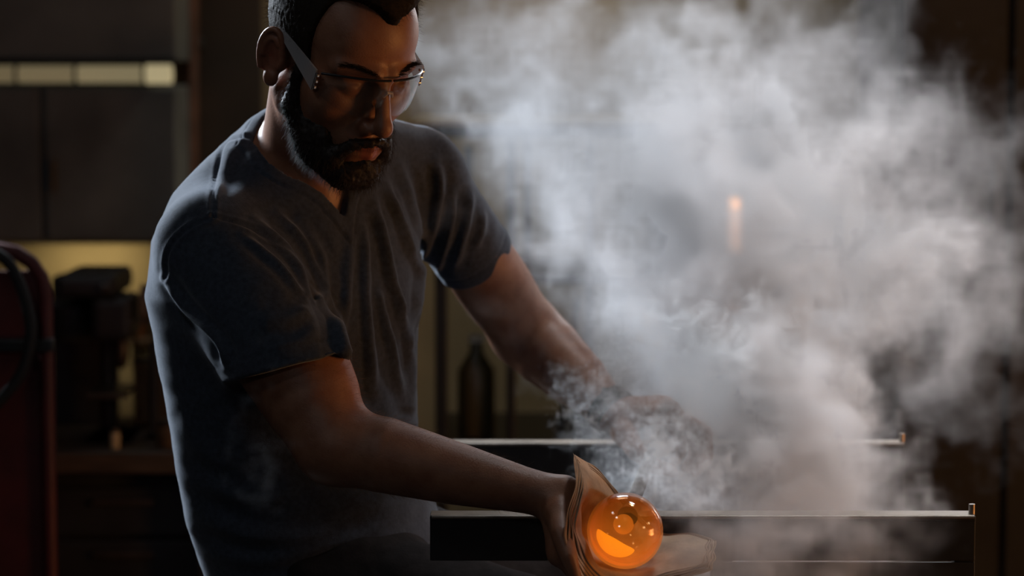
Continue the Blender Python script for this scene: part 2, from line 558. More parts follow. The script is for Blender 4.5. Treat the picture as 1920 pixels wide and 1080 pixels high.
HIP = [np.array([-.235, -.02, .655]), np.array([-.165, .125, .655])]
KNE = [np.array([.185, -.10, .575]), np.array([.245, .19, .575])]
ANK = [np.array([.19, -.10, .09]), np.array([.25, .19, .09])]
def legs(P, off=0.0):
    d = None
    for h, k, a in zip(HIP, KNE, ANK):
        e = chain(P, [h, mix(h, k, .5), k], [.088 + off, .077 + off, .060 + off])
        e = su(e, chain(P, [k, mix(k, a, .3), a], [.056 + off, .055 + off, .036 + off]), .03)
        d = e if d is None else su(d, e, .01)
    return d
def feet(P):
    d = None
    for a in ANK:
        e = cap(P, a + [0, 0, -.02], a + [.15, 0, -.055], .036, .026)
        d = e if d is None else np.minimum(d, e)
    return d

def bounds(pts, r):
    pts = np.array(pts); return pts.min(0) - r, pts.max(0) + r
BIG = .12
body_fn = group_sdf([
    (*bounds([HO], .165), .02, head),
    (*bounds([NT, NB, W(612, 372, -.045), W(668, 365, 0)], .07), .028, neck),
    (*bounds([W(545, 262, .07), W(385, 398, .01), W(640, 275, .10), W(806, 292, .20)], .06), .03, traps),
    (np.array([-.5, -.15, .53]), np.array([-.05, .3, 1.28]), .03, torso),
    (*bounds([SR, ER, WR], .08), .03, arm_r), (*bounds([SL, EL, WL], .08), .03, arm_l),
    (*bounds([p for f in R_FING for p in f[0]] + R_THUMB[0] + [WR], .03), .012, hand_r),
    (*bounds([p for f in L_FING for p in f[0]] + L_THUMB[0] + [WL], .03), .012, hand_l),
    (np.array([-.34, -.2, .03]), np.array([.35, .3, .76]), .03, legs),
    (np.array([.1, -.2, 0]), np.array([.5, .3, .15]), .02, feet)])

_xs = axis_samples([(-.52, -.345, .006), (-.345, -.095, .0017), (-.095, .05, .004), (.05, .14, .0026), (.14, .19, .003), (.19, .31, .0026), (.31, .46, .012)])
_ys = axis_samples([(-.38, -.34, .006), (-.34, -.23, .0026), (-.23, .045, .0017), (.045, .18, .004), (.18, .32, .0026), (.32, .46, .005)])
_zs = axis_samples([(0, .66, .012), (.66, .88, .0026), (.88, 1.225, .004), (1.225, 1.53, .0017)])

bv, bq = mesh_sdf(body_fn, _xs, _ys, _zs)
bv = relax(bv, bq, 2, .35)

def skin_material():
    m = mat('skin', (.28, .13, .072), rough=.46, spec=.45, sss=.10)
    nt = m.node_tree; b = nt.nodes['Principled BSDF']
    at = nt.nodes.new('ShaderNodeAttribute'); at.attribute_name = 'rosy'
    tc = nt.nodes.new('ShaderNodeTexCoord')
    n = nt.nodes.new('ShaderNodeTexNoise'); n.inputs['Scale'].default_value = 38; n.inputs['Detail'].default_value = 6
    nt.links.new(tc.outputs['Object'], n.inputs['Vector'])
    r = nt.nodes.new('ShaderNodeValToRGB')
    r.color_ramp.elements[0].color = (.27, .115, .064, 1); r.color_ramp.elements[1].color = (.36, .175, .105, 1)
    r.color_ramp.elements[0].position = .35; r.color_ramp.elements[1].position = .65
    nt.links.new(n.outputs['Fac'], r.inputs[0])
    mx = nt.nodes.new('ShaderNodeMixRGB'); mx.inputs[2].default_value = (.33, .09, .06, 1)
    nt.links.new(at.outputs['Fac'], mx.inputs[0]); nt.links.new(r.outputs[0], mx.inputs[1])
    nt.links.new(mx.outputs[0], b.inputs['Base Color'])
    n2 = nt.nodes.new('ShaderNodeTexNoise'); n2.inputs['Scale'].default_value = 420; n2.inputs['Detail'].default_value = 3
    nt.links.new(tc.outputs['Object'], n2.inputs['Vector'])
    bp = nt.nodes.new('ShaderNodeBump'); bp.inputs['Strength'].default_value = .25; bp.inputs['Distance'].default_value = .0012
    nt.links.new(n2.outputs['Fac'], bp.inputs['Height']); nt.links.new(bp.outputs[0], b.inputs['Normal'])
    return m
q = sym(HL(bv.astype(f32)))
lips = np.minimum(cap(q, (0, .1065, -.0575), (.0215, .0925, -.0625), .0060, .0032), cap(q, (0, .1045, -.0690), (.0190, .0930, -.0655), .0070, .0034))
rosy = np.clip(1 - lips / .002, 0, 1) * .8
rosy = np.maximum(rosy, np.clip(1 - np.linalg.norm((q - V3(.084, -.013, 0)) / V3(.016, .028, .038), axis=1), 0, 1) * .55)
person = link_mesh('person', bv, bq, skin_material(), attrs={'rosy': rosy})
tag(person, 'bearded man in a grey t-shirt bending over an orange glass ball amid smoke', 'person')

# eyes
for sx in (-1, 1):
    m = MB(); bmesh.ops.create_uvsphere(m.bm, u_segments=20, v_segments=12, radius=.0122 * HS, matrix=Matrix.Translation(Vector(HW(sx * .0315, .0712, .0010))))
    m.build('eye', mat('eye_white', (.55, .5, .46), rough=.15), person, smooth=True)

# ------------------------------------------------------------------ t-shirt
HEM_R = W(541, 690, -.155); HEM_RN = np.array([.24, -.12, -.96]); HEM_RN /= np.linalg.norm(HEM_RN)
HEM_L = W(868, 498, .30); HEM_LN = (EL - SL) / np.linalg.norm(EL - SL)
def sleeve_r(P, off=0.0):
    e = ER - SR
    d = chain(P, [SR + [-.003, .01, .0], mix(SR, ER, .35), mix(SR, ER, .75)], [.077 + off, .079 + off, .082 + off])
    return d
def sleeve_l(P, off=0.0):
    return chain(P, [SL, mix(SL, EL, .5), mix(SL, EL, .85)], [.060 + off, .0585 + off, .0610 + off])
def march(fn, px, py, y0=-.5, y1=.6, n=500):
    P = np.array([W(px, py, y) for y in np.linspace(y0, y1, n)], dtype=f32)
    d = fn(P); i = np.argmax(d < 0)
    return P[i].astype(float)
def shirt_solid(P):
    d = torso(P, .011)
    d = su(d, traps(P, .007), .035)
    a = sleeve_r(P); b = sleeve_l(P)
    a = si(a, (P - HEM_R.astype(f32)) @ HEM_RN.astype(f32), .004)
    b = si(b, (P - HEM_L.astype(f32)) @ HEM_LN.astype(f32), .004)
    d = su(d, a, .035)
    d = su(d, b, .035)
    u_ = su(su(torso(P), traps(P), .03), np.minimum(arm_r(P), arm_l(P)), .034) - f32(.005)
    u_ = si(u_, (P - (HEM_R - HEM_RN * .035).astype(f32)) @ HEM_RN.astype(f32), .01)
    u_ = si(u_, (P - (HEM_L - HEM_LN * .035).astype(f32)) @ HEM_LN.astype(f32), .01)
    return np.minimum(d, u_)
VT = march(shirt_solid, 645, 404)
CHN = np.array([.67, -.74, .0])
VL, VR, VMID = W(530, 312, .0), W(690, 318, -.02), W(640, 330, -.03)
def carve(P):
    d = cap(P, NB + (NT - NB) * 1.2, NB + (NB - NT) * .05, .0645, .0690)
    def side(a, b):
        n = np.cross(b - a, CHN); n /= np.linalg.norm(n)
        if n @ (VMID - a) > 0: n = -n
        return (P - a.astype(f32)) @ n.astype(f32)
    w = np.maximum(np.maximum(side(VL, VT), side(VR, VT)), -((P - NB.astype(f32)) @ CHN.astype(f32)))
    w = np.maximum(w, cap(P, NB, VT + CHN * .06, .10))
    return su(d, w, .012)
def shirt_fn(P):
    d = shirt_solid(P)
    d = ss(d, carve(P), .003)
    return si(d, f32(.685) - P[:, 2] + .03 * P[:, 0], .008)
sxs = axis_samples([(-.52, .03, .0032)]); sys_ = axis_samples([(-.28, .42, .0032)]); szs = axis_samples([(.66, 1.30, .0032)])
sv, sq = mesh_sdf(shirt_fn, sxs, sys_, szs)
sv = relax(sv, sq, 2, .4)
sn = vnormals(sv, sq)
def project(v):
    d = v - CAM; z = d @ FX
    return np.stack([960 + FPX * (d @ RX) / z, 540 - FPX * (d @ UX) / z], -1), z
spx, sdep = project(sv)
facing = np.clip(((CAM - sv) / np.linalg.norm(CAM - sv, axis=1, keepdims=True) * sn).sum(-1) * 3 + .5, 0, 1)
def poly_dist(p, pts):
    pts = np.array(pts, float)
    # a smooth curve through the given points
    t = np.linspace(0, len(pts) - 1, 8 * (len(pts) - 1) + 1)
    i = np.clip(t.astype(int), 0, len(pts) - 2); fr = (t - i)[:, None]
    g = lambda k: pts[np.clip(i + k, 0, len(pts) - 1)]
    c = .5 * ((2 * g(0)) + (g(1) - g(-1)) * fr + (2 * g(-1) - 5 * g(0) + 4 * g(1) - g(2)) * fr ** 2 + (3 * g(0) - g(-1) - 3 * g(1) + g(2)) * fr ** 3)
    best = np.full(len(p), 1e9); s = np.zeros(len(p)); side = np.zeros(len(p))
    for k in range(len(c) - 1):
        a, b = c[k], c[k + 1]; ba = b - a; L = ba @ ba + 1e-9
        h = np.clip(((p - a) @ ba) / L, 0, 1); d = p - a - h[:, None] * ba
        dd = np.sqrt((d * d).sum(-1)); m = dd < best
        best[m] = dd[m]; s[m] = ((k + h) / (len(c) - 1))[m]
        side[m] = np.sign(ba[0] * d[:, 1] - ba[1] * d[:, 0])[m]
    return best, s, side
FOLDS = [  # ridge line over the cloth, height in mm, half width in px
    ([(706, 385), (722, 455), (740, 540), (757, 600)], 6.5, 12), ([(727, 345), (752, 415), (778, 480), (792, 530)], 6, 11),
    ([(752, 310), (776, 390), (796, 450), (806, 500)], 5, 11), ([(690, 405), (688, 520), (694, 640), (700, 730)], 5.5, 13),
    ([(668, 420), (656, 520), (650, 620), (655, 700)], 4, 13), ([(560, 420), (600, 478), (616, 560), (640, 640), (662, 720)], 6, 12),
    ([(520, 400), (572, 462), (598, 530), (606, 575)], 6, 10), ([(480, 408), (540, 470), (575, 530), (584, 560)], 5.5, 10),
    ([(455, 440), (515, 490), (555, 535), (572, 556)], 4, 9), ([(712, 520), (724, 600), (744, 680), (760, 760)], 5.5, 12),
    ([(745, 545), (760, 620), (770, 690), (776, 760)], 4.5, 11), ([(640, 560), (634, 640), (652, 730), (690, 780)], 4.5, 13),
    ([(800, 440), (792, 520), (776, 600), (766, 660)], 4.5, 11), ([(310, 520), (350, 580), (410, 640), (425, 690)], 5, 9),
    ([(880, 350), (876, 410), (862, 468), (850, 500)], 4, 10), ([(848, 360), (846, 420), (830, 480), (818, 512)], 5, 10),
    ([(905, 395), (904, 430), (892, 465)], 3, 9), ([(820, 300), (826, 360), (815, 430), (806, 480)], 5, 11),
    ([(585, 575), (540, 600), (480, 600)], 4, 14), ([(600, 600), (560, 640), (500, 650)], 3, 14),
    ([(380, 900), (440, 930), (540, 940)], 4, 16), ([(370, 960), (450, 1000), (560, 1010), (640, 990)], 5, 16),
    ([(400, 1040), (500, 1050), (600, 1030), (700, 1000)], 4, 14), ([(350, 760), (380, 840), (440, 880)], 3.5, 18),
    ([(780, 640), (772, 720), (776, 790)], 4, 10), ([(430, 265), (420, 320), (408, 360)], 2.5, 9), ([(470, 240), (440, 280), (425, 330)], 2.5, 9)]
disp = np.zeros(len(sv))
is_sl_r = ((sv - HEM_R) @ HEM_RN > -.30) & (np.array(cap(sv.astype(f32), SR, ER, .1)) < 0)
for fi_, (pts, hmm, wpx) in enumerate(FOLDS):
    if fi_ < 18: hmm, wpx = hmm * 1.25, wpx * .78
    d, s, side = poly_dist(spx, pts)
    prof = np.exp(-(d / wpx) ** 2) - .55 * np.exp(-((d - 2.0 * wpx) / (1.2 * wpx)) ** 2)
    disp += hmm / 1000 * prof * np.clip(np.sin(np.pi * np.clip(s, .04, .96)) * 1.8, 0, 1)
disp = np.maximum(disp, -.0035) * facing
# seams: shoulder, armhole, hem stitching, collar band
SEAMS = [[(466, 258), (425, 262), (408, 310), (400, 360), (400, 406)], [(400, 406), (350, 430), (318, 470), (312, 520)], [(400, 406), (470, 425), (530, 462), (572, 510), (596, 556)]]
for pts in SEAMS:
    d, s, side = poly_dist(spx, pts)
    disp -= .0022 * np.exp(-(d / 2.6) ** 2) * facing
    disp += .0012 * np.exp(-((d - 7) / 4.0) ** 2) * facing
cd = carve(sv.astype(f32))
disp += .0016 * (1 - np.clip((cd - .017) / .002, 0, 1)) * (cd > .0015) - .0016 * np.exp(-((cd - .019) / .0016) ** 2)
hr = -((sv - HEM_R) @ HEM_RN); hl = -((sv - HEM_L) @ HEM_LN)
disp -= .0010 * (np.exp(-((hr - .022) / .0016) ** 2) * (cap(sv.astype(f32), SR, ER, .1) < 0) + np.exp(-((hl - .022) / .0016) ** 2) * (cap(sv.astype(f32), SL, EL, .09) < 0))
# soft unevenness of worn jersey
rng = np.random.default_rng(5)
soft = sum(np.sin(sv @ (rng.normal(size=3) * fr) + rng.uniform(0, 6.28)) / (fr / 30) for fr in (25, 32, 40, 55, 70, 90) for _ in range(2))
disp += .0006 * soft
sv = sv + sn * disp[:, None]
shirt_m = mat('shirt_jersey', (.046, .057, .079), rough=.88, noise=.25, nscale=160, bump=.35, bscale=900, spec=.2)
_b = shirt_m.node_tree.nodes['Principled BSDF']; _b.inputs['Sheen Weight'].default_value = .35; _b.inputs['Sheen Roughness'].default_value = .4
_b.inputs['Sheen Tint'].default_value = (.8, .88, 1, 1)
shirt = link_mesh('t_shirt', sv, sq, shirt_m, person)

# ------------------------------------------------------------------ trousers and shoes
def trouser_fn(P):
    d = si(torso(P, .006), P[:, 2] - f32(.735), .01)
    d = su(d, legs(P, .012), .03)
    n = np.sin(P[:, 0] * 70 + P[:, 2] * 55) * np.sin(P[:, 1] * 60 - P[:, 0] * 30)
    return si(d, f32(.075) - P[:, 2], .01) - f32(.002) * n
tv, tq = mesh_sdf(trouser_fn, axis_samples([(-.5, .36, .0065)]), axis_samples([(-.24, .34, .0065)]), axis_samples([(.05, .56, .012), (.56, .80, .006)]))
tv = relax(tv, tq, 1, .4)
link_mesh('trousers', tv, tq, mat('trouser_cloth', (.022, .019, .019), rough=.9, noise=.3, nscale=50, bump=.3, bscale=300, spec=.08), person)
for a in ANK:
    fn = lambda P: si(su(cap(P, a + [-.03, 0, -.035], a + [.03, 0, .03], .046, .05), cap(P, a + [.02, 0, -.035], a + [.165, 0, -.048], .046, .038), .03), -P[:, 2], .004)
    v, qd = mesh_sdf(fn, axis_samples([(a[0] - .12, a[0] + .25, .008)]), axis_samples([(a[1] - .08, a[1] + .08, .008)]), axis_samples([(-.02, .2, .008)]))
    link_mesh('shoe', v, qd, mat('shoe_leather', (.03, .022, .017), rough=.5), person)

# ------------------------------------------------------------------ hair, beard, brows
def hairline(q):             # > 0 on the haired side
    a = q[:, 0]; u = q[:, 2]
    st = lambda x, lo, hi: (lambda t: t * t * (3 - 2 * t))(np.clip((x - lo) / (hi - lo), 0, 1))
    F = .034 + st(u, .094, .128) * .050 + .050 * np.exp(-(a / .028) ** 2) * st(u, .076, .090)
    side = F - q[:, 1]
    low = q[:, 2] - np.interp(q[:, 1], [-.10, -.03, -.002, .004, .012, .05], [-.035, -.03, .03, .03, -.01, -.01])
    return np.minimum(side, low)
def hair_fn(P):
    q = sym(HL(P)); d = cranium(q) - .0055
    d = su(d, ell(q, (0, .045, .112), (.045, .04, .024)), .02)
    return np.maximum(d, -hairline(q).astype(f32)) * f32(HS)
_hb = axis_samples([(-.42, -.05, .0028)]), axis_samples([(-.3, .12, .0028)]), axis_samples([(1.14, 1.56, .0028)])
hv, hq = mesh_sdf(hair_fn, *_hb)
rn = np.random.default_rng(3)
hn = vnormals(hv, hq)
hv = hv + hn * (rn.normal(0, .0004, len(hv)))[:, None]
hair_m = mat('dark_hair', (.020, .014, .010), rough=.75, spec=.15)
hair = link_mesh('hair', hv, hq, hair_m, person)
def beard_fn(P):
    q = sym(HL(P))
    d = cap(q, (.0690, .024, .006), (.0625, .022, -.042), .0062, .0105)
    d = su(d, chain(q, [(.0570, .020, -.050), (.044, .052, -.086), (.018, .083, -.103)], [.0130, .0160, .017]), .018)
    d = su(d, ell(q, (0, .086, -.104), (.025, .020, .0195)), .015)
    d = su(d, ell(q, (0, .052, -.098), (.044, .044, .014)), .015)
    d = su(d, ell(q, (.0435, .050, -.068), (.0140, .028, .026)), .020)
    d = su(d, chain(q, [(.004, .1085, -.0500), (.024, .0985, -.0570), (.036, .083, -.082)], [.0050, .0066, .011]), .010)
    d = su(d, cap(q, (0, .0985, -.082), (.012, .090, -.098), .0085, .014), .010)
    return d * f32(HS)
bv2, bq2 = mesh_sdf(beard_fn, *_hb)
bn2 = vnormals(bv2, bq2)
bv2 = bv2 + bn2 * (rn.normal(0, .0009, len(bv2)))[:, None]
beard = link_mesh('beard', bv2, bq2, mat('beard_hair', (.020, .013, .010), rough=.55, spec=.35), person)

def strands(name, roots, dirs, bend, length, rad, material, parent):
    """fine hairs as one curves object: root, a direction, a bend towards another, a length each"""
    n = len(roots)
    cu = bpy.data.hair_curves.new(name); cu.add_curves([4] * n)
    L = np.asarray(length).reshape(-1, 1)
    t = np.linspace(0, 1, 4)[None, :, None]
    P = roots[:, None] + dirs[:, None] * (L[:, None] * t) + bend[:, None] * (L[:, None] * t ** 2)
    cu.attributes['position'].data.foreach_set('vector', P.astype(np.float32).ravel())
    ra = cu.attributes.get('radius') or cu.attributes.new('radius', 'FLOAT', 'POINT')
    ra.data.foreach_set('value', np.tile(np.array([1, .9, .7, .25], np.float32) * rad, n))
    cu.materials.append(material)
    o = bpy.data.objects.new(name, cu); COL.objects.link(o); o['kind'] = 'stuff'
    if parent is not None: o.parent = parent
    return o
def pick(v, nrm, n, w=None):
    i = rn.choice(len(v), n, p=None if w is None else w / w.sum())
    return v[i] + rn.normal(0, .0012, (n, 3)), nrm[i]
r_, n_ = pick(hv, hn, 9000)
ql = HL(r_.astype(f32)); outer = cranium(sym(ql)) > .003
r_, n_ = r_[outer], n_[outer]
comb = HF * .5 - HU * .1
strands('hair_strand', r_, n_ * .7 + rn.normal(0, .35, r_.shape), np.tile(comb, (len(r_), 1)) * .6, rn.uniform(.004, .009, len(r_)), .00011, hair_m, person)
r_, n_ = pick(bv2, bn2, 11000)
keep = body_fn(r_.astype(f32)) > .0015
r_, n_ = r_[keep], n_[keep]
strands('beard_strand', r_, n_ * .5 + rn.normal(0, .3, r_.shape), np.tile(-HU * .9 + HF * .15, (len(r_), 1)), rn.uniform(.004, .009, len(r_)), .00012, mat('beard_hair', (0, 0, 0)), person)
for sx in (-1, 1):
    t = rn.uniform(0, 1, 260)
    loc = np.stack([sx * (.013 + .040 * t), .0985 - .022 * t ** 1.6, .0325 + .008 * np.sin(t * 2.4) - .003 * t], -1) + rn.normal(0, .0016, (260, 3)) * [1, .3, 1]
    r_ = np.array([HW(*p) for p in loc])
    for _ in range(4):                       # settle the roots on the brow
        e = 1e-3; c = head(r_.astype(f32))
        g = np.stack([head((r_ + np.eye(3)[k] * e).astype(f32)) - c for k in range(3)], -1); g /= np.linalg.norm(g, axis=1, keepdims=True) + 1e-9
        r_ = r_ - g * c[:, None]
    dv = np.tile(HSV * sx, (260, 1)) + HU * .25
    b_ = strands('eyebrow', r_, dv + rn.normal(0, .2, r_.shape), np.tile(HF * .4, (260, 1)), rn.uniform(.006, .010, 260), .00016, hair_m, person)
# fuzz on the forearms
bn = vnormals(bv, bq)
for nm, (A, B_, C_) in (('arm_hair', (SL, EL, WL)), ('arm_hair', (SR, ER, WR))):
    bvf = bv.astype(f32)
    on = (np.minimum(cap(bvf, mix(A, B_, .75), B_, .075), cap(bvf, B_, C_, .07, .045)) < 0) & (np.abs((arm_l if A is SL else arm_r)(bvf)) < .003)
    i = rn.choice(np.where(on)[0], 2600)
    ax = (C_ - B_) / np.linalg.norm(C_ - B_)
    strands(nm, bv[i], bn[i] * .6 + ax * .5 + rn.normal(0, .3, (len(i), 3)), np.tile(ax * .5, (len(i), 1)), rn.uniform(.004, .009, len(i)), .00006, mat('arm_hair_blond', (.22, .13, .07), rough=.4), person)
# ------------------------------------------------------------------ the room
def struct(o): o['kind'] = 'structure'; return o
M_wall = mat('plaster_wall', (.20, .165, .105), rough=.9, noise=.25, nscale=3, bump=.2, bscale=30)
M_dark = mat('dark_steel', (.030, .030, .031), rough=.55, metal=.3, noise=.35, nscale=8, bump=.1, bscale=60)
M_rust = mat('worn_steel', (.075, .060, .048), rough=.45, metal=.6, noise=.4, nscale=14, bump=.15, bscale=90)
M_floor = mat('concrete_floor', (.018, .0165, .015), rough=.85, noise=.3, nscale=5, bump=.3, bscale=40)
M_cab = mat('grey_cabinet_steel', (.125, .14, .15), rough=.6, noise=.35, nscale=5)
M_black = mat('black_rubber', (.012, .012, .012), rough=.7)
M_paint = mat('black_machine_paint', (.018, .019, .020), rough=.42, noise=.2, nscale=15)
M_top = mat('rubbed_steel', (.26, .21, .165), rough=.5, metal=.5, noise=.3, nscale=22)
M_edge = mat('bright_worn_edge', (.30, .26, .22), rough=.45, metal=.8, noise=.35, nscale=30)
struct(MB().box((0, -.6, -.05), (7.4, 7.6, .1)).build('floor', M_floor))
struct(MB().box((0, 2.95, 1.7), (7.4, .1, 3.4)).build('wall_back', M_wall))
struct(MB().box((-3.65, -.6, 1.7), (.1, 7.6, 3.4)).build('wall_left', mat('dark_wall', (.06, .055, .05), rough=.9, noise=.3, nscale=3)))
struct(MB().box((3.65, -.6, 1.7), (.1, 7.6, 3.4)).build('wall_right', MATS['dark_wall']))
struct(MB().box((0, -.6, 3.45), (7.4, 7.6, .1)).build('ceiling', MATS['dark_wall']))

# ------------------------------------------------------------------ gaffer's bench
NZ = W(900, 968, -.20)[2]; FZ = W(900, 832, .35)[2]
bench = empty('glassblowing_bench', (-.27, .07, 0))
tag(bench, 'dark steel glassblowing bench with two level rails beside the seated man', 'bench')
x0, x1 = W(806, 968, -.2)[0], W(1830, 968, -.2)[0]
for y, z, in ((-.20, NZ), (.35, FZ)):
    m = MB().box(((x0 + x1) / 2, y + .016, z - .0035), (x1 - x0, .032, .007), bev=.0015)
    m.box(((x0 + x1) / 2, y + .004, z - .031), (x1 - x0, .006, .050), bev=.0015)
    rail = child(m.build('rail', M_dark, bench), bench)
    MB().box(((x0 + x1) / 2, y + .0165, z + .0004), (x1 - x0 - .002, .030, .0014)).build('rubbed_top', M_top, rail)['label'] = 'brown rubbed top of the rail'
    m = MB().tube([(x0 + .002, y + .0005, z - .0012), (x1 - .002, y + .0005, z - .0012)], .0022, n=8)
    e = m.build('worn_edge', M_edge, rail, smooth=True); e['label'] = 'bright rubbed front edge'
    for xx in (x1 - .012, x0 + .36):
        child(MB().box((xx, y + .018, (z - .05) / 2), (.026, .026, z - .05), bev=.002).build('leg', M_dark, bench), bench)
    child(MB().tube([(x1 - .003, y + .012, z), (x1 - .003, y + .012, z + .013)], .004, n=10).build('stop_pin', M_edge, bench, smooth=True), bench)
child(MB().box(((x0 + .36 + x1) / 2, -.2 + .0045, NZ - .125), (x1 - x0 - .36, .005, .134), bev=.001).build('side_panel', M_dark, bench), bench)  # added dark panel that hides the lit smoke under the rail
child(MB().box((-.285, .075, .527), (.40, .54, .05), bev=.008).build('seat', mat('seat_wood', (.06, .035, .02), rough=.6, noise=.4, nscale=10, stretch=(1, 8, 8)), bench), bench)
for xx in (-.46, -.11):
    for yy in (-.17, .32):
        child(MB().box((xx, yy, .252), (.035, .035, .504), bev=.003).build('leg', M_dark, bench), bench)
for yy in (-.1835, .3685):
    pass

# ------------------------------------------------------------------ blowpipe, glass, pad
PD = W(1226, 842, .25) - GC; PD[2] = 0; PD /= np.linalg.norm(PD)
PZ = max(NZ, FZ) + .0098
P0 = np.array([GC[0], GC[1], PZ]) + PD * .046
pipe = empty('blowpipe', P0)
tag(pipe, 'long steel blowpipe running back from the glass ball across both bench rails', 'blowpipe')
m = MB().tube([P0, P0 + PD * .62], .0085, n=20); m.tube([P0 + PD * .62, P0 + PD * 1.15], .0075, n=16)
child(m.build('tube', M_rust, pipe, smooth=True), pipe)
child(MB().tube([P0 + PD * .72, P0 + PD * .84], .0125, n=20).build('sleeve', M_dark, pipe, smooth=True), pipe)
child(MB().tube([P0 + PD * -.006, P0 + PD * .03], [.0125, .0105], n=20).build('head', M_rust, pipe, smooth=True), pipe)

def thin_fresnel(nt, ior=1.5):
    """fresnel share of a thin sheet: the same from its two sides"""
    ge = nt.nodes.new('ShaderNodeNewGeometry'); m1 = nt.nodes.new('ShaderNodeMapRange')
    m1.inputs['To Min'].default_value = ior; m1.inputs['To Max'].default_value = 1 / ior
    nt.links.new(ge.outputs['Backfacing'], m1.inputs['Value'])
    fr = nt.nodes.new('ShaderNodeFresnel'); nt.links.new(m1.outputs[0], fr.inputs['IOR'])
    return fr.outputs[0]
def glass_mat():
    """thin blown glass: tinted, glossy, and glowing with its own heat, most towards the bottom and the rim"""
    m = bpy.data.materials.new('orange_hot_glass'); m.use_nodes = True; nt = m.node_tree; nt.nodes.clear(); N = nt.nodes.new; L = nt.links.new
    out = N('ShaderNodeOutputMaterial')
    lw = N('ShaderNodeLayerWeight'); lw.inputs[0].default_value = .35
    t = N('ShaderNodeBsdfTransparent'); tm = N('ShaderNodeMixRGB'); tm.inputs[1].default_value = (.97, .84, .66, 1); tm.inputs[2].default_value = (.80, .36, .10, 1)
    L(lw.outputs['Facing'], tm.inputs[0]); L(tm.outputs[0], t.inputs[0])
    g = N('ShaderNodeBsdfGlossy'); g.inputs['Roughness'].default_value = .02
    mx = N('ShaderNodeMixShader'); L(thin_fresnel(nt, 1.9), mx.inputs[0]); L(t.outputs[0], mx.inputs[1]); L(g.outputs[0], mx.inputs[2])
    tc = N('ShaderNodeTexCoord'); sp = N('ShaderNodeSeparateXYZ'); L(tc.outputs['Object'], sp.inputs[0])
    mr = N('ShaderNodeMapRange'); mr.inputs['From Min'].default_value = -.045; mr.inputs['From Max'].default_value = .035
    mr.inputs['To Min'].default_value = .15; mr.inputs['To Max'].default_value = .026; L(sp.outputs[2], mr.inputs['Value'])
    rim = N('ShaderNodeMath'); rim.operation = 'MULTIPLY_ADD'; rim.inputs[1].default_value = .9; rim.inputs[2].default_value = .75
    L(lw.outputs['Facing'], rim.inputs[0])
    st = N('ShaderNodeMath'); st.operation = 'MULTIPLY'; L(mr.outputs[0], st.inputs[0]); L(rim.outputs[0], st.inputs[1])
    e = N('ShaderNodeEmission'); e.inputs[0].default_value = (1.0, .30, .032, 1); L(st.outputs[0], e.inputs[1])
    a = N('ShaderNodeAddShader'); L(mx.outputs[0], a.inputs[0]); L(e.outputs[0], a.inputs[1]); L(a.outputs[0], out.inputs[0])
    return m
GR = .0453
ball = empty('glass_ball', GC)
tag(ball, 'glowing orange glass ball at the end of the blowpipe, held in the paper pad', 'glass')
def shell_mesh():
    m = MB()
    bmesh.ops.create_uvsphere(m.bm, u_segments=64, v_segments=40, radius=GR)
    inner = bmesh.ops.create_uvsphere(m.bm, u_segments=64, v_segments=40, radius=GR - .0028)['verts']
    fs = list({f for v in inner for f in v.link_faces})
    return m, fs
m, fs = shell_mesh()
me = bpy.data.meshes.new('glass_shell')
bmesh.ops.recalc_face_normals(m.bm, faces=m.bm.faces)
bmesh.ops.reverse_faces(m.bm, faces=[f for f in fs if f.normal.dot(f.calc_center_median()) > 0])
m.bm.to_mesh(me); m.bm.free()
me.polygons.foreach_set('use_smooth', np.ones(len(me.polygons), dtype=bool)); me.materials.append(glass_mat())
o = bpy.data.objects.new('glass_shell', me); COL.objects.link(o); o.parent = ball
# refracted furnace light put in as a glowing crescent, and the hot neck
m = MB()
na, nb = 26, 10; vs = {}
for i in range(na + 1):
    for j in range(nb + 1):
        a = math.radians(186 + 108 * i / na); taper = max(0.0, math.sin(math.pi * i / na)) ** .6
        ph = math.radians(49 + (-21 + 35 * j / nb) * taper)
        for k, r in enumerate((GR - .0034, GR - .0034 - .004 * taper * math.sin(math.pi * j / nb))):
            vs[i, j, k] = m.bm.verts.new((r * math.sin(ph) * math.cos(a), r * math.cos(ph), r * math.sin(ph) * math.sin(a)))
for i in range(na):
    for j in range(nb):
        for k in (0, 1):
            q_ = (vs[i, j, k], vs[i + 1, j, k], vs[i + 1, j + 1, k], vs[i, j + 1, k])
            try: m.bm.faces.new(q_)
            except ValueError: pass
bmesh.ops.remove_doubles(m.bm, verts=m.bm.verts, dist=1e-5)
g1 = m.build('glow_crescent', emit('crescent_glow', (1.0, .37, .012), 1.0), ball, smooth=True); g1['label'] = 'bright orange crescent, refracted furnace light made to glow'
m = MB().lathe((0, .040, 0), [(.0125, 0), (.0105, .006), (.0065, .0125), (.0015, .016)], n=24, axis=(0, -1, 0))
g2 = m.build('neck', emit('warm_neck_glass', (1.0, .33, .03), .32), ball, smooth=True)
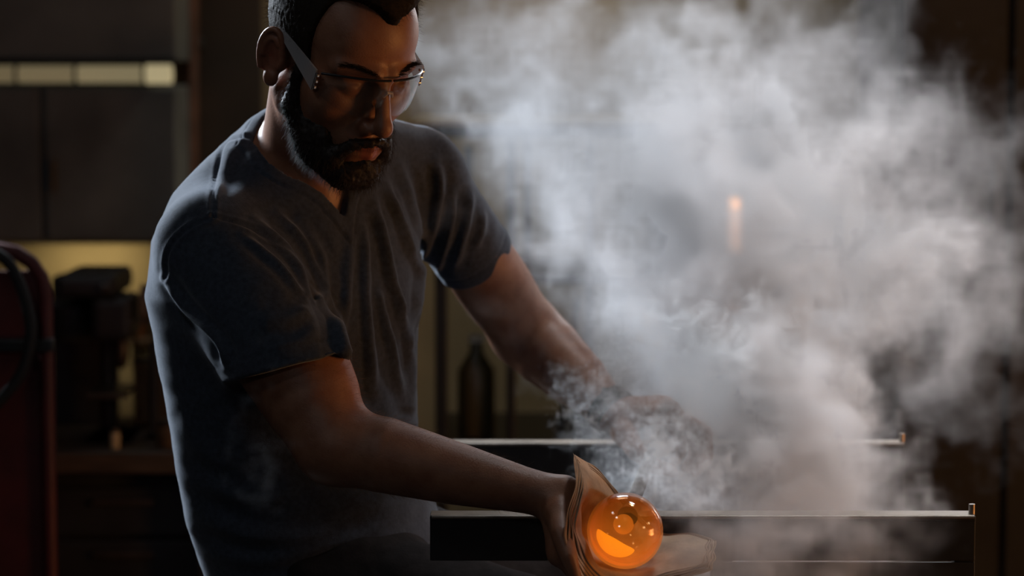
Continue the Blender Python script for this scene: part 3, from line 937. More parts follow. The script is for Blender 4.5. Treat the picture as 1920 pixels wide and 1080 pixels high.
# the wet newspaper pad
def spline(pts, n):
    pts = np.array(pts, float); t = np.linspace(0, len(pts) - 1, n); i = np.clip(t.astype(int), 0, len(pts) - 2); fr = (t - i)[:, None]
    g = lambda k: pts[np.clip(i + k, 0, len(pts) - 1)]
    return .5 * ((2 * g(0)) + (g(1) - g(-1)) * fr + (2 * g(-1) - 5 * g(0) + 4 * g(1) - g(2)) * fr ** 2 + (3 * g(0) - g(-1) - 3 * g(1) + g(2)) * fr ** 3)
FRONT = [W(a, b, y) for a, b, y in ((1086, 866, -.262), (1094, 915, -.30), (1081, 972, -.325), (1088, 1022, -.33), (1120, 1074, -.33), (1176, 1094, -.33), (1244, 1074, -.325), (1320, 1057, -.315))]
BACK = [W(a, b, y) for a, b, y in ((1089, 868, -.255), (1122, 888, -.23), (1152, 922, -.22), (1186, 962, -.22), (1216, 990, -.22), (1246, 1002, -.22), (1290, 1000, -.225), (1328, 1012, -.24))]
pad = empty('paper_pad', W(1176, 1094, -.29))
tag(pad, 'folded pad of scorched brown newspaper cupped under the glass ball', 'paper pad')
M_paper = mat('scorched_paper', (.44, .32, .22), rough=.85, noise=.35, nscale=28, bump=.5, bscale=110)
nt_, nw_ = 60, 22
for L in range(5):
    F_ = spline(FRONT, nt_); B_ = spline(BACK, nt_)
    w = np.linspace(-.02 * L, 1 + .012 * (L % 3), nw_)
    G = F_[:, None] * (1 - w[None, :, None]) + B_[:, None] * w[None, :, None]
    c = GC + np.array([0, .01, .004])
    d = G - c; r = np.linalg.norm(d, axis=-1, keepdims=True)
    rmin = GR + .0025 + .0026 * L
    dn = d / r
    G = c + dn * np.maximum(r + .0026 * L, rmin + .010)
    tt = np.linspace(0, 1, nt_)[:, None]
    wob = .0011 * np.sin(tt * 23 + w[None] * 9 + L * 1.7) + .0009 * np.sin(tt * 41 - w[None] * 15 + L)
    G = G + dn * wob[..., None]
    # a thickness of its own for every sheet
    v = np.concatenate([G.reshape(-1, 3), (G + dn * .0011).reshape(-1, 3)])
    id_ = np.arange(nt_ * nw_).reshape(nt_, nw_); n_ = nt_ * nw_
    a = np.stack([id_[:-1, :-1], id_[1:, :-1], id_[1:, 1:], id_[:-1, 1:]], -1).reshape(-1, 4)
    rim = np.concatenate([id_[0], id_[1:, -1], id_[-1, -2::-1], id_[-2:0:-1, 0]])
    rq = np.stack([rim, np.roll(rim, -1), np.roll(rim, -1) + n_, rim + n_], -1)
    o = link_mesh('sheet', v, np.concatenate([a[:, ::-1], a + n_, rq]), M_paper, pad)
    o.matrix_parent_inverse = Matrix.Translation(pad.location).inverted()

# ------------------------------------------------------------------ wristband
wc = mix(EL, WL, .945); wd = (WL - EL) / np.linalg.norm(WL - EL)
m = MB()
n_ = 40
tq = Vector(wd).to_track_quat('Z', 'Y').to_matrix()
ringd = []
for k in range(n_):
    a = 2 * math.pi * k / n_; dr = np.array(tq @ Vector((math.cos(a), math.sin(a), 0)))
    lo = 0.0; P_ = wc + dr[None] * np.linspace(.015, .06, 90)[:, None]
    dd = body_fn(P_.astype(f32)); ringd.append((dr, np.linspace(.015, .06, 90)[np.argmax(dd > 0)]))
rad = np.array([r for _, r in ringd]); rad = (rad + np.roll(rad, 1) + np.roll(rad, -1)) / 3
prof = [(-.013, .0012), (-.011, .0038), (.011, .0038), (.013, .0012), (.011, -.001), (-.011, -.001)]
rows = [[m.bm.verts.new(wc + ringd[k][0] * (rad[k] + off) + wd * al) for al, off in prof] for k in range(n_)]
for k in range(n_):
    for j in range(len(prof)):
        m.bm.faces.new((rows[k][j], rows[(k + 1) % n_][j], rows[(k + 1) % n_][(j + 1) % len(prof)], rows[k][(j + 1) % len(prof)]))
wb = empty('wristband', wc)
tag(wb, 'black wristband on the man\'s smoke-veiled left wrist', 'wristband')
child(m.build('strap', M_black, wb, smooth=True), wb)
kf = int(np.argmax([r[0] @ np.array([.2, -.9, .4]) for r in ringd]))
child(MB().box(wc + ringd[kf][0] * (rad[kf] + .005), (.022, .022, .006), rot=Vector(ringd[kf][0]).to_track_quat('Z', 'Y').to_matrix().to_4x4(), bev=.002).build('buckle', M_paint, wb), wb)

# ------------------------------------------------------------------ safety glasses
def clear_mat(name, tint, gloss_rough, body=0.0):
    m = bpy.data.materials.new(name); m.use_nodes = True; nt = m.node_tree; nt.nodes.clear()
    out = nt.nodes.new('ShaderNodeOutputMaterial')
    t = nt.nodes.new('ShaderNodeBsdfTransparent'); t.inputs[0].default_value = (*tint, 1)
    g = nt.nodes.new('ShaderNodeBsdfGlossy'); g.inputs['Roughness'].default_value = gloss_rough
    fr = thin_fresnel(nt, 1.55)
    mx = nt.nodes.new('ShaderNodeMixShader')
    nt.links.new(fr, mx.inputs[0]); nt.links.new(t.outputs[0], mx.inputs[1]); nt.links.new(g.outputs[0], mx.inputs[2])
    last = mx
    if body:
        p = nt.nodes.new('ShaderNodeBsdfPrincipled'); p.inputs['Base Color'].default_value = (.82, .80, .82, 1); p.inputs['Roughness'].default_value = .35
        p.inputs['Transmission Weight'].default_value = .3
        m2 = nt.nodes.new('ShaderNodeMixShader'); m2.inputs[0].default_value = body
        nt.links.new(mx.outputs[0], m2.inputs[1]); nt.links.new(p.outputs[0], m2.inputs[2]); last = m2
    nt.links.new(last.outputs[0], out.inputs[0])
    return m
M_lens = clear_mat('clear_lens', (.93, .93, .92), .03)
M_temple = clear_mat('clear_plastic', (.8, .8, .8), .12, body=.55)
gls = empty('safety_glasses', HW(0, .106, .012))
tag(gls, 'clear wraparound safety glasses on the man\'s lowered face', 'glasses')
lf = lambda s: .1075 - .046 * (abs(s) / .074) ** 2.3
def lens_pt(s, v, off=0):
    s_ = abs(s); top = .031 - .010 * (s_ / .07) ** 3; bot = -.019 + .012 * math.exp(-(s_ / .011) ** 2) * 1.6 + .018 * (s_ / .071) ** 4
    u = bot + (top - bot) * v
    return HW(math.copysign(s_ + off * .35 * (s_ / .07), s), lf(s) + off - .10 * (u - .012) ** 2 / .03, u)
for sx in (-1, 1):
    m = MB(); ns, nv = 20, 10; g = {}
    for i in range(ns + 1):
        for j in range(nv + 1):
            for k in (0, 1): g[i, j, k] = m.bm.verts.new(lens_pt(sx * (.004 + .066 * i / ns), j / nv, .0018 * k))
    for k in (0, 1):
        for i in range(ns):
            for j in range(nv): m.bm.faces.new((g[i, j, k], g[i + 1, j, k], g[i + 1, j + 1, k], g[i, j + 1, k]))
    for i in range(ns):
        for j in (0, nv): m.bm.faces.new((g[i, j, 0], g[i + 1, j, 0], g[i + 1, j, 1], g[i, j, 1]))
    for j in range(nv):
        for i in (0, ns): m.bm.faces.new((g[i, j, 0], g[i, j + 1, 0], g[i, j + 1, 1], g[i, j, 1]))
    child(m.build('lens', M_lens, gls, smooth=True), gls)
    m = MB().tube([lens_pt(sx * (.002 + .068 * i / 16), 1.0, .001) for i in range(17)], .0016, n=8)
    child(m.build('brow_rim', mat('smoked_plastic', (.02, .02, .022), rough=.25), gls, smooth=True), gls)
    m = MB(); rows = []
    for i in range(13):
        t = i / 12
        c = (sx * (.0735 + .0075 * t), .064 - .082 * t, .0105 + .024 * t - .010 * max(0, t - .8) * 5 * .2)
        h = .0105 * (1 - t) ** .8 + .0022
        rows.append([m.bm.verts.new(HW(c[0] + sx * dx, c[1], c[2] + dz)) for dx, dz in ((0, -h), (.0022, -h), (.0022, h), (0, h))])
    for a, b_ in zip(rows[:-1], rows[1:]):
        for k in range(4): m.bm.faces.new((a[k], a[(k + 1) % 4], b_[(k + 1) % 4], b_[k]))
    m.bm.faces.new(rows[0]); m.bm.faces.new(rows[-1])
    child(m.build('temple', M_temple, gls), gls)
    m = MB()
    R4 = Matrix(HM.tolist()).to_4x4()
    for dz in (-.0075, 0.0, .0075):
        m.box(HW(sx * .0735, .0640, .0100 + dz), (.0042, .0085, .0036), rot=R4, bev=.0008)
    m.tube([HW(sx * .0752, .0655, -.001), HW(sx * .0752, .0655, .021)], .0012, n=8)
    h_ = child(m.build('hinge', mat('hinge_steel', (.75, .75, .78), rough=.12, metal=1.0), gls), gls)
child(MB().tube([HW(-.006, .1065, .010), HW(-.003, .1085, .016), HW(.003, .1085, .016), HW(.006, .1065, .010)], .0022, n=8).build('nose_bridge', M_temple, gls, smooth=True), gls)

# ------------------------------------------------------------------ left background: cabinets, strip light, pipe
def slab(name, px0, py0, px1, py1, y, depth, material, parent=None, bev=.006):
    a = W(px0, py0, y); b = W(px1, py1, y)
    if parent is not None and 'stands_on' in parent and abs(b[2] - parent['stands_on']) < .07: b[2] = parent['stands_on']
    o = MB().box(((a[0] + b[0]) / 2, y + depth / 2, (a[2] + b[2]) / 2), (abs(b[0] - a[0]), depth, abs(a[2] - b[2])), bev=bev).build(name, material, None)
    return child(o, parent) if parent is not None else o
hood = empty('extraction_hood', W(100, 118, 2.55))
tag(hood, 'dark sheet steel hood above the strip light, upper left', 'hood')
slab('front_panel', -260, -160, 330, 116, 2.52, .02, M_cab, hood)
slab('side_panel', 318, -160, 330, 116, 2.54, .34, M_cab, hood)
slab('lip', -260, 108, 332, 119, 2.50, .03, M_paint, hood)
cab = empty('wall_cabinet', W(100, 458, 2.6))
tag(cab, 'wide dark steel wall cabinet under the strip light', 'cabinet')
slab('body', -260, 162, 336, 458, 2.58, .30, M_cab, cab)
slab('door', -256, 166, 78, 452, 2.555, .024, M_cab, cab); slab('door', 82, 166, 332, 452, 2.555, .024, M_cab, cab)
child(MB().tube([W(100, 300, 2.535), W(100, 360, 2.535)], .006, n=10).build('handle', M_rust, cab, smooth=True), cab)
lamp = empty('strip_light', W(160, 140, 2.64))
tag(lamp, 'dim yellowish strip light glowing between hood and cabinet', 'light')
a = W(-60, 139, 2.62); b = W(322, 139, 2.62); h_ = .020
child(MB().box(((a[0] + b[0]) / 2, 2.68, a[2]), (b[0] - a[0], .03, .05), bev=.004).build('housing', M_rust, lamp), lamp)
for (p0_, p1_, st, nm) in ((-60, 30, .10, 'tube'), (34, 140, .12, 'tube'), (146, 268, .17, 'tube'), (274, 322, .36, 'end_cap')):
    a = W(p0_, 139, 2.62); b = W(p1_, 139, 2.62)
    child(MB().tube([a, b], .0205 if nm == 'tube' else .0225, n=16).build(nm, emit('strip_glow_%d' % (st * 100), (1.0, .84, .48), st), lamp, smooth=True), lamp)
for px in (32, 143, 271):
    child(MB().tube([W(px - 3, 139, 2.62), W(px + 3, 139, 2.62)], .0225, n=16).build('clip', M_rust, lamp, smooth=True), lamp)
pp = empty('wall_pipe', W(356, 400, 2.5)); tag(pp, 'rusty brown vertical pipe on the wall behind the man', 'pipe')
child(MB().tube([W(356, -160, 2.8), W(356, 1000, 2.8)], .021, n=16).build('tube', mat('rusty_pipe', (.09, .042, .03), rough=.6, noise=.4, nscale=20), pp, smooth=True), pp)
for py in (80, 420):
    child(MB().box(W(356, py, 2.83), (.06, .07, .025), bev=.004).build('bracket', M_dark, pp), pp)
area('under_cabinet_fill', tuple(W(160, 472, 2.78)), tuple(W(170, 640, 2.95)), .25, .85, (1.0, .78, .38))  # added unseen light for the wall strip below the cabinet

# ------------------------------------------------------------------ red cart with hose
cart = empty('red_hand_truck', (W(-120, 700, .95)[0], .95, 0))
tag(cart, 'dark red steel hand truck with a rounded tube frame, at the left edge', 'hand truck')
M_red = mat('red_enamel', (.085, .011, .010), rough=.55, noise=.3, nscale=12)
yc = .95
xr = W(84, 500, yc)[0]; xl = xr - .40; zt = W(0, 468, yc)[2]; R_ = .075
pts = [(xr, yc, .12)] + [(xr, yc, zt - R_)] + [(xr - R_ + R_ * math.cos(a), yc, zt - R_ + R_ * math.sin(a)) for a in np.radians([22, 45, 68, 90])]
pts += [(xl + R_ + R_ * math.cos(a), yc, zt - R_ + R_ * math.sin(a)) for a in np.radians([90, 112, 135, 158, 180])] + [(xl, yc, .12)]
child(MB().tube(pts, .0125, n=14).build('frame', M_red, cart, smooth=True), cart)
zc = W(0, 508, yc)[2]; zb_ = W(0, 636, yc)[2]
child(MB().box(((xl + xr) / 2, yc + .006, (zc + zb_) / 2), (xr - xl - .02, .006, zc - zb_), bev=.002).build('back_panel', M_red, cart), cart)
child(MB().box(((xl + xr) / 2, yc - .012, zb_ - .008), (xr - xl + .03, .03, .022), bev=.004).build('crossbar', M_paint, cart), cart)
child(MB().box(((xl + xr) / 2, yc + .006, (zb_ + .2) / 2), (xr - xl - .02, .006, zb_ - .24), bev=.002).build('lower_panel', M_red, cart), cart)
child(MB().box(((xl + xr) / 2, yc - .11, .012), (xr - xl + .04, .24, .010), bev=.003).build('toe_plate', M_red, cart), cart)
for xx in (xl - .035, xr + .035):
    child(MB().lathe((xx - .02, yc + .07, .105), [(.03, 0), (.098, .002), (.105, .012), (.105, .028), (.098, .038), (.03, .04)], n=24, axis=(1, 0, 0)).build('wheel', M_black, cart, smooth=True), cart)
child(MB().tube([(xl - .03, yc + .07, .105), (xr + .03, yc + .07, .105)], .01).build('axle', M_rust, cart, smooth=True), cart)
hose = MB().tube(spline([W(-20, 470, .900), W(14, 490, .900), (W(36, 530, .900)), W(52, 580, .900), W(58, 628, .900), W(40, 700, .900), W(-10, 760, .900), W(-60, 800, .900)], 40), .010, n=12)
hose.tube(spline([W(-20, 470, .900), W(-40, 442, .95), W(-60, 470, .98)], 8), .010, n=12)
tag(hose.build('rubber_hose', M_black, smooth=True), 'black rubber hose draped over the red hand truck', 'hose')

# ------------------------------------------------------------------ workbench with machines, left of the man
YB = 1.55
zb = W(0, 850, YB)[2]
wbx0, wbx1 = W(-60, 850, YB)[0], W(430, 850, YB)[0]
wk = empty('workbench', ((wbx0 + wbx1) / 2, YB + .2, 0)); tag(wk, 'low dark workbench carrying machines behind the man', 'workbench')
child(MB().box(((wbx0 + wbx1) / 2, YB + .25, zb - .02), (wbx1 - wbx0, .5, .04), bev=.004).build('top', mat('bench_wood', (.075, .05, .032), rough=.7, noise=.4, nscale=8, stretch=(1, 10, 10)), wk), wk)
for xx in (wbx0 + .04, wbx1 - .04):
    for yy in (YB + .04, YB + .46):
        child(MB().box((xx, yy, (zb - .04) / 2), (.05, .05, zb - .04), bev=.004).build('leg', M_dark, wk), wk)
child(MB().box(((wbx0 + wbx1) / 2, YB + .25, .16), (wbx1 - wbx0 - .08, .42, .025), bev=.003).build('lower_shelf', M_dark, wk), wk)
dp = empty('drill_press', W(190, 850, YB + .15)); dp['stands_on'] = float(zb); tag(dp, 'black bench drill press standing behind the red hand truck', 'drill press')
YD = YB + .12
slab('belt_cover', 104, 516, 216, 560, YD, .24, M_paint, dp, bev=.015)
slab('head', 170, 558, 246, 640, YD + .02, .14, M_paint, dp, bev=.015)
child(MB().lathe(W(134, 640, YD + .12), [(.04, 0), (.048, .01), (.048, .075), (.035, .085)], n=24).build('motor', M_paint, dp, smooth=True), dp)
child(MB().tube([np.array([W(204, 838, YD + .18)[0], YD + .18, zb + .008]), W(204, 560, YD + .18)], .018, n=16).build('column', M_rust, dp, smooth=True), dp)
slab('table', 160, 738, 236, 748, YD + .02, .16, M_rust, dp, bev=.003)
slab('base', 150, 834, 244, 849, YD, .22, M_paint, dp, bev=.004)
child(MB().lathe(W(228, 692, YD + .08), [(.004, 0), (.012, .012), (.016, .03), (.016, .05), (.012, .06)], n=16).build('chuck', M_rust, dp, smooth=True), dp)
for k in range(3):
    a = math.radians(50 + 120 * k); c = W(244, 604, YD + .08)
    child(MB().tube([c, c + np.array([.010, .05 * math.cos(a), .05 * math.sin(a)])], .004, n=8).build('feed_handle', M_rust, dp, smooth=True), dp)
bulb_c = W(198, 541, YD - .004)
child(MB().lathe(bulb_c, [(.010, 0), (.010, .006), (.007, .010)], n=16, axis=(0, -1, 0)).build('knob', M_rust, dp, smooth=True), dp)
bg = empty('bench_grinder', W(303, 850, YB + .2)); bg['stands_on'] = float(zb); tag(bg, 'dark green bench grinder on a stand half hidden behind the man', 'grinder')
M_green = mat('dark_green_paint', (.020, .026, .019), rough=.45, noise=.2, nscale=14)
YG = YB + .16
slab('pedestal', 278, 640, 300, 840, YG + .04, .03, M_dark, bg)
slab('foot', 262, 838, 330, 849, YG, .14, M_dark, bg, bev=.003)
a = W(264, 570, YG + .05); b = W(352, 570, YG + .05)
child(MB().lathe(a + [.02, 0, 0], [(.025, 0), (.032, .006), (.032, b[0] - a[0] - .046), (.025, b[0] - a[0] - .04)], n=24, axis=(1, 0, 0)).build('motor', M_green, bg, smooth=True), bg)
for c in (a, b - [.018, 0, 0]):
    child(MB().lathe(c, [(.012, 0), (.040, .002), (.040, .018), (.012, .020)], n=28, axis=(1, 0, 0)).build('wheel', mat('grindstone', (.13, .10, .075), rough=.9), bg, smooth=True), bg)
slab('tool_rest', 256, 600, 276, 605, YG, .05, M_rust, bg, bev=.001)
slab('neck', 285, 590, 312, 645, YG + .03, .04, M_green, bg)
SHZ = W(300, 640, 2.45)[2]
def tin(px, py, y, r, h, material, label, name='tin', cat='tin', lid=True):
    c = W(px, py, y)
    if abs(py - 849) < 3: c[2] = zb
    else: c[2] = SHZ
    e = empty(name, c); tag(e, label, cat)
    child(MB().lathe(c, [(r * .95, 0), (r, .003), (r, h - .003), (r * .96, h)], n=24).build('body', material, e, smooth=True), e)
    if lid: child(MB().lathe(c + [0, 0, h], [(r * .9, 0), (r * .93, .002), (r * .93, .006), (r * .8, .008)], n=24).build('lid', M_rust, e, smooth=True), e)
    return e
M_tan = mat('tan_card', (.30, .20, .10), rough=.7, noise=.2); M_cream = mat('cream_plastic', (.55, .47, .30), rough=.5)
tin(270, 848, YB + .40, .020, .13, M_tan, 'tall tan cardboard tube standing on the workbench', 'cardboard_tube', 'tube')
tin(216, 849, YB + .06, .010, .032, M_cream, 'small cream bottle at the front of the workbench', 'bottle', 'bottle')
tin(322, 849, YB + .08, .030, .045, mat('brown_tin', (.13, .075, .035), rough=.5), 'squat brown tin on the workbench beside the man', 'tin', 'tin')
sh = empty('wall_shelf', W(300, 618, 2.5)); tag(sh, 'short wooden wall shelf partly behind the man\'s back', 'shelf')
slab('board', 232, 640, 420, 648, 2.45, .40, mat('shelf_wood', (.11, .07, .04), rough=.7, noise=.3, nscale=8), sh, bev=.002)
for px in (246, 400): slab('bracket', px, 648, px + 6, 690, 2.6, .25, M_dark, sh, bev=.001)
for k, (px, r, h, c, lab) in enumerate(((262, .014, .030, (.28, .13, .05), 'small orange brown pot on the wall shelf, nearest the drill press'), (284, .018, .060, (.12, .10, .06), 'olive brown jar on the wall shelf beside the orange pot'))):
    tin(px, 639, 2.55, r, h, mat('pot_glaze_%d' % k, c, rough=.5), lab, 'pot' if k == 0 else 'jar', 'pot' if k == 0 else 'jar')

# ------------------------------------------------------------------ right background: rack, furnace
rack = empty('steel_rack', W(1010, 1000, 1.95)); rack.location.z = 0
tag(rack, 'dark steel storage rack with upright posts behind the smoke', 'rack')
YR = 1.9
def post(px, py0, py1, w, y=YR, material=M_paint):
    a = W(px, py0, y); b = W(px, py1, y)
    zb = 0 if py1 > 900 else b[2]
    child(MB().box((a[0], y + .02, (a[2] + zb) / 2), (w, .04, a[2] - zb), bev=.003).build('post', material, rack), rack)
post(826, 262, 1000, .026); post(958, 262, 1000, .020); post(990, 262, 540, .014); post(1108, 262, 1000, .018); post(1248, 262, 1000, .026)
post(826, 262, 1000, .026, YR + .4); post(1248, 262, 1000, .026, YR + .4)
a = W(770, 246, YR); b = W(1262, 246, YR)
child(MB().box(((a[0] + b[0]) / 2, YR + .21, a[2]), (b[0] - a[0], .46, .024), bev=.003).build('top_shelf', M_paint, rack), rack)
a2 = W(770, 233, YR)
child(MB().box(((a[0] + b[0]) / 2, YR + .21, a2[2]), (b[0] - a[0], .45, .010), bev=.002).build('board', mat('pale_board', (.42, .36, .26), rough=.7, noise=.2, nscale=6), rack), rack)
a = W(826, 522, YR); b = W(1262, 522, YR)
child(MB().box(((a[0] + b[0]) / 2, YR + .21, a[2]), (b[0] - a[0], .46, .020), bev=.003).build('middle_shelf', M_paint, rack), rack)
a = W(826, 840, YR); b = W(1262, 840, YR)
child(MB().box(((a[0] + b[0]) / 2, YR + .21, a[2]), (b[0] - a[0], .46, .020), bev=.003).build('lower_shelf', M_paint, rack), rack)
post(878, 275, 512, .018, YR + .1, M_rust)
zf = W(826, 840, YR)[2] + .010
for k, (p0_, p1_) in enumerate(((1050, 1064), (1078, 1086))):
    a = W(p0_, 829, YR + .08); a[2] = zf + .002; b = W(p1_ + 20, 560, YR + .14)
    tag(MB().tube([a, b], .008, n=10).build('iron_rod', M_dark, smooth=True), ['dark iron rod leaning in the rack, behind the left forearm', 'thinner looking dark iron rod just right of the first in the rack'][k], 'rod', 'iron rods leaning in the rack')
c = W(893, 838, YR + .1); c[2] = zf
jug = empty('tall_bottle', c); tag(jug, 'tall dim olive bottle with a white cap on the rack behind the left arm', 'bottle')
zz = W(0, 640, YR + .1)[2]; hh = zz - c[2]
child(MB().lathe(c, [(.036, 0), (.040, .006), (.040, hh * .7), (.016, hh * .88), (.013, hh)], n=24).build('body', mat('olive_bottle', (.08, .065, .03), rough=.35), jug, smooth=True), jug)
child(MB().lathe(c + [0, 0, hh], [(.017, 0), (.017, .010), (.012, .014)], n=18).build('cap', mat('white_cap', (.8, .76, .66), rough=.4), jug, smooth=True), jug)

fur = empty('glass_furnace', (W(1430, 600, 2.3)[0], 2.3, 0)); tag(fur, 'dark steel glass furnace with a glowing door slit behind the smoke', 'furnace')
YF = 2.1
fa, fb = W(1290, 300, YF), W(1610, 300, YF)
child(MB().box(((fa[0] + fb[0]) / 2, YF + .42, fa[2] / 2), (fb[0] - fa[0], .80, fa[2]), bev=.01).build('body', mat('furnace_steel', (.07, .06, .055), rough=.6, metal=.3, noise=.3, nscale=9), fur), fur)
slab('door', 1300, 330, 1366, 560, YF - .03, .05, M_dark, fur); slab('door', 1392, 330, 1470, 560, YF - .03, .05, M_dark, fur)
o = slab('fire_slit', 1367, 372, 1390, 474, YF + .012, .012, emit('furnace_fire', (1.0, .42, .14), 9), fur, bev=.001); o['label'] = 'glowing orange slit between the doors'
slab('sill', 1296, 562, 1476, 574, YF - .06, .08, M_rust, fur)
o = slab('peephole', 1360, 568, 1384, 586, YF - .075, .012, emit('furnace_peep', (1.0, .50, .25), 2.2), fur, bev=.002)
o = slab('rusty_plate', 1328, 588, 1368, 652, YF - .02, .03, mat('rust_plate', (.35, .13, .04), rough=.7, noise=.4, nscale=20), fur)
child(MB().tube([W(1480, 440, YF - .05), W(1480, 520, YF - .05)], .008, n=10).build('handle', M_rust, fur, smooth=True), fur)

lk = empty('steel_locker', W(1790, 900, 2.0)); lk.location.z = 0
tag(lk, 'tall dark steel locker at the right behind the thin smoke', 'locker')
la, lb = W(1690, -120, 1.95), W(2110, -120, 1.95)
child(MB().box(((la[0] + lb[0]) / 2, 2.27, la[2] / 2), (lb[0] - la[0], .6, la[2]), bev=.006).build('body', M_dark, lk), lk)
for k in range(2):
    w_ = (lb[0] - la[0]) / 2
    child(MB().box((la[0] + w_ * (k + .5), 1.958, la[2] / 2), (w_ - .012, .022, la[2] - .08), bev=.003).build('door', M_dark, lk), lk)
child(MB().tube([(la[0] + w_ - .03, 1.935, 1.0), (la[0] + w_ - .03, 1.935, 1.14)], .006, n=10).build('handle', M_rust, lk, smooth=True), lk)
ch = empty('added_chest', (wbx0 + .28, YB + .27, 0)); tag(ch, 'added steel tool chest darkening the space under the low workbench', 'tool chest')  # added so the lit wall below the bench top stays dark
child(MB().box((wbx0 + .285, YB + .29, (zb - .05 + .18) / 2), (.44, .34, zb - .25), bev=.006).build('body', M_dark, ch), ch)
for k in range(3):
    h3 = (zb - .27) / 3
    d_ = child(MB().box((wbx0 + .285, YB + .103, .19 + h3 * (k + .5)), (.42, .018, h3 - .012), bev=.003).build('drawer', M_dark, ch), ch)
    MB().box((wbx0 + .285, YB + .088, .19 + h3 * (k + .5) + .02), (.12, .014, .012), bev=.003).build('handle', M_rust, d_)

uc = empty('upright_cabinet', (W(157, 700, YB + .3)[0], YB + .38, zb)); uc['stands_on'] = float(zb); tag(uc, 'dark upright steel cabinet on the workbench behind the drill press', 'cabinet')
slab('body', 96, 519, 212, 849, YB + .395, .10, M_paint, uc); slab('door', 100, 526, 208, 842, YB + .382, .012, M_paint, uc, bev=.002)
bx = empty('parts_bin', W(350, 849, YB + .36)); bx['stands_on'] = float(zb); tag(bx, 'dark wooden parts bin on the workbench, half hidden by the man\'s back', 'bin')
slab('body', 292, 650, 424, 849, YB + .34, .14, MATS['bench_wood'], bx); slab('front_lip', 290, 690, 426, 700, YB + .33, .012, M_dark, bx, bev=.002)

struct(MB().box((W(432, 300, 2.86)[0], 2.88, 1.6), (.16, .04, 3.2), bev=.004).build('shade_board_1', mat('dark_brown_board', (.035, .024, .018), rough=.7, noise=.3, nscale=6)))  # dark board added to keep this stretch of wall in shade
# ------------------------------------------------------------------ smoke: a real volume of drifting vapour
def samp(F, X, Y, Z, wrap=True):
    nx, ny, nz = F.shape
    x0 = np.floor(X).astype(np.int32); y0 = np.floor(Y).astype(np.int32); z0 = np.floor(Z).astype(np.int32)
    fx, fy, fz = X - x0, Y - y0, Z - z0
    if wrap:
        x1, y1, z1 = (x0 + 1) % nx, (y0 + 1) % ny, (z0 + 1) % nz; x0 %= nx; y0 %= ny; z0 %= nz
    else:
        c = lambda v, n: np.clip(v, 0, n - 1)
        x1, y1, z1 = c(x0 + 1, nx), c(y0 + 1, ny), c(z0 + 1, nz); x0, y0, z0 = c(x0, nx), c(y0, ny), c(z0, nz)
    Ff = F.ravel()
    i00 = (x0 * ny + y0) * nz; i01 = (x0 * ny + y1) * nz; i10 = (x1 * ny + y0) * nz; i11 = (x1 * ny + y1) * nz
    def ln(i): return Ff[i + z0] * (1 - fz) + Ff[i + z1] * fz
    return (ln(i00) * (1 - fy) + ln(i01) * fy) * (1 - fx) + (ln(i10) * (1 - fy) + ln(i11) * fy) * fx

def spectral(shape, vox, beta, seed, lo=None, stretch=(1, 1, 1)):
    """random field with spectrum k^-beta, unit variance; lo is the longest wavelength kept"""
    r = np.random.default_rng(seed)
    w = np.fft.rfftn(r.standard_normal(shape).astype(f32))
    k = [np.fft.fftfreq(n, vox) for n in shape[:2]] + [np.fft.rfftfreq(shape[2], vox)]
    K = np.sqrt((k[0][:, None, None] * stretch[0]) ** 2 + (k[1][None, :, None] * stretch[1]) ** 2 + (k[2][None, None] * stretch[2]) ** 2).astype(f32)
    A = np.where(K > 0, np.maximum(K, 1e-3) ** (-beta / 2), 0)
    if lo: A = A * (K > 1 / lo)
    f = np.fft.irfftn(w * A, s=shape, axes=(0, 1, 2)).astype(f32)
    return f / f.std()

def curl_field(shape, vox, beta, seed, lo):
    A = [spectral(shape, vox, beta, seed + i, lo) for i in range(3)]
    d = lambda F, ax: (np.roll(F, -1, ax) - np.roll(F, 1, ax))
    v = [d(A[2], 1) - d(A[1], 2), d(A[0], 2) - d(A[2], 0), d(A[1], 0) - d(A[0], 1)]
    s = np.sqrt(sum((c * c).mean() for c in v) / 3)
    return [c / s for c in v]

# where the vapour hangs: centre (photo px, depth), radii in metres across / deep / tall, amount
PUFFS = [
    (1470, 900, .15, .085, .16, .11, 1.7), (1470, 1030, -.27, .085, .09, .11, 1.9), (1540, 960, -.05, .04, .12, .10, .7), (1380, 880, .18, .06, .10, .08, 1.0), (1400, 1060, -.24, .05, .08, .06, .6),
    (1400, 740, .28, .12, .13, .11, 1.7), (1250, 690, .30, .065, .09, .065, 1.0), (1530, 790, .24, .075, .14, .08, 1.8), (1590, 880, .20, .03, .12, .06, .9),
    (1430, 540, .42, .19, .16, .12, 1.5), (1640, 455, .46, .10, .15, .085, .85), (1240, 400, .50, .20, .17, .15, .65), (1085, 200, .55, .14, .17, .14, .36),
    (1340, 190, .55, .22, .18, .15, .42), (930, 30, .55, .09, .16, .12, .26), (1580, 230, .55, .12, .16, .10, .22), (1760, 300, .65, .17, .2, .18, .20),
    (1810, 600, .60, .14, .2, .16, .18), (1065, 420, .50, .065, .15, .10, .26), (1720, 630, .55, .09, .16, .07, .28), (1420, 370, .5, .2, .17, .12, .75),
    (840, 420, -.04, .040, .035, .055, .24), (1200, 1060, -.12, .05, .06, .05, .14), (450, 860, -.36, .08, .06, .055, .15), (690, 90, -.36, .05, .05, .05, .015),
    (1050, 620, .0, .06, .06, .08, .19), (1760, 880, .5, .18, .25, .18, .11), (880, 110, .5, .05, .12, .07, .25), (930, 270, .5, .03, .12, .05, .22)]
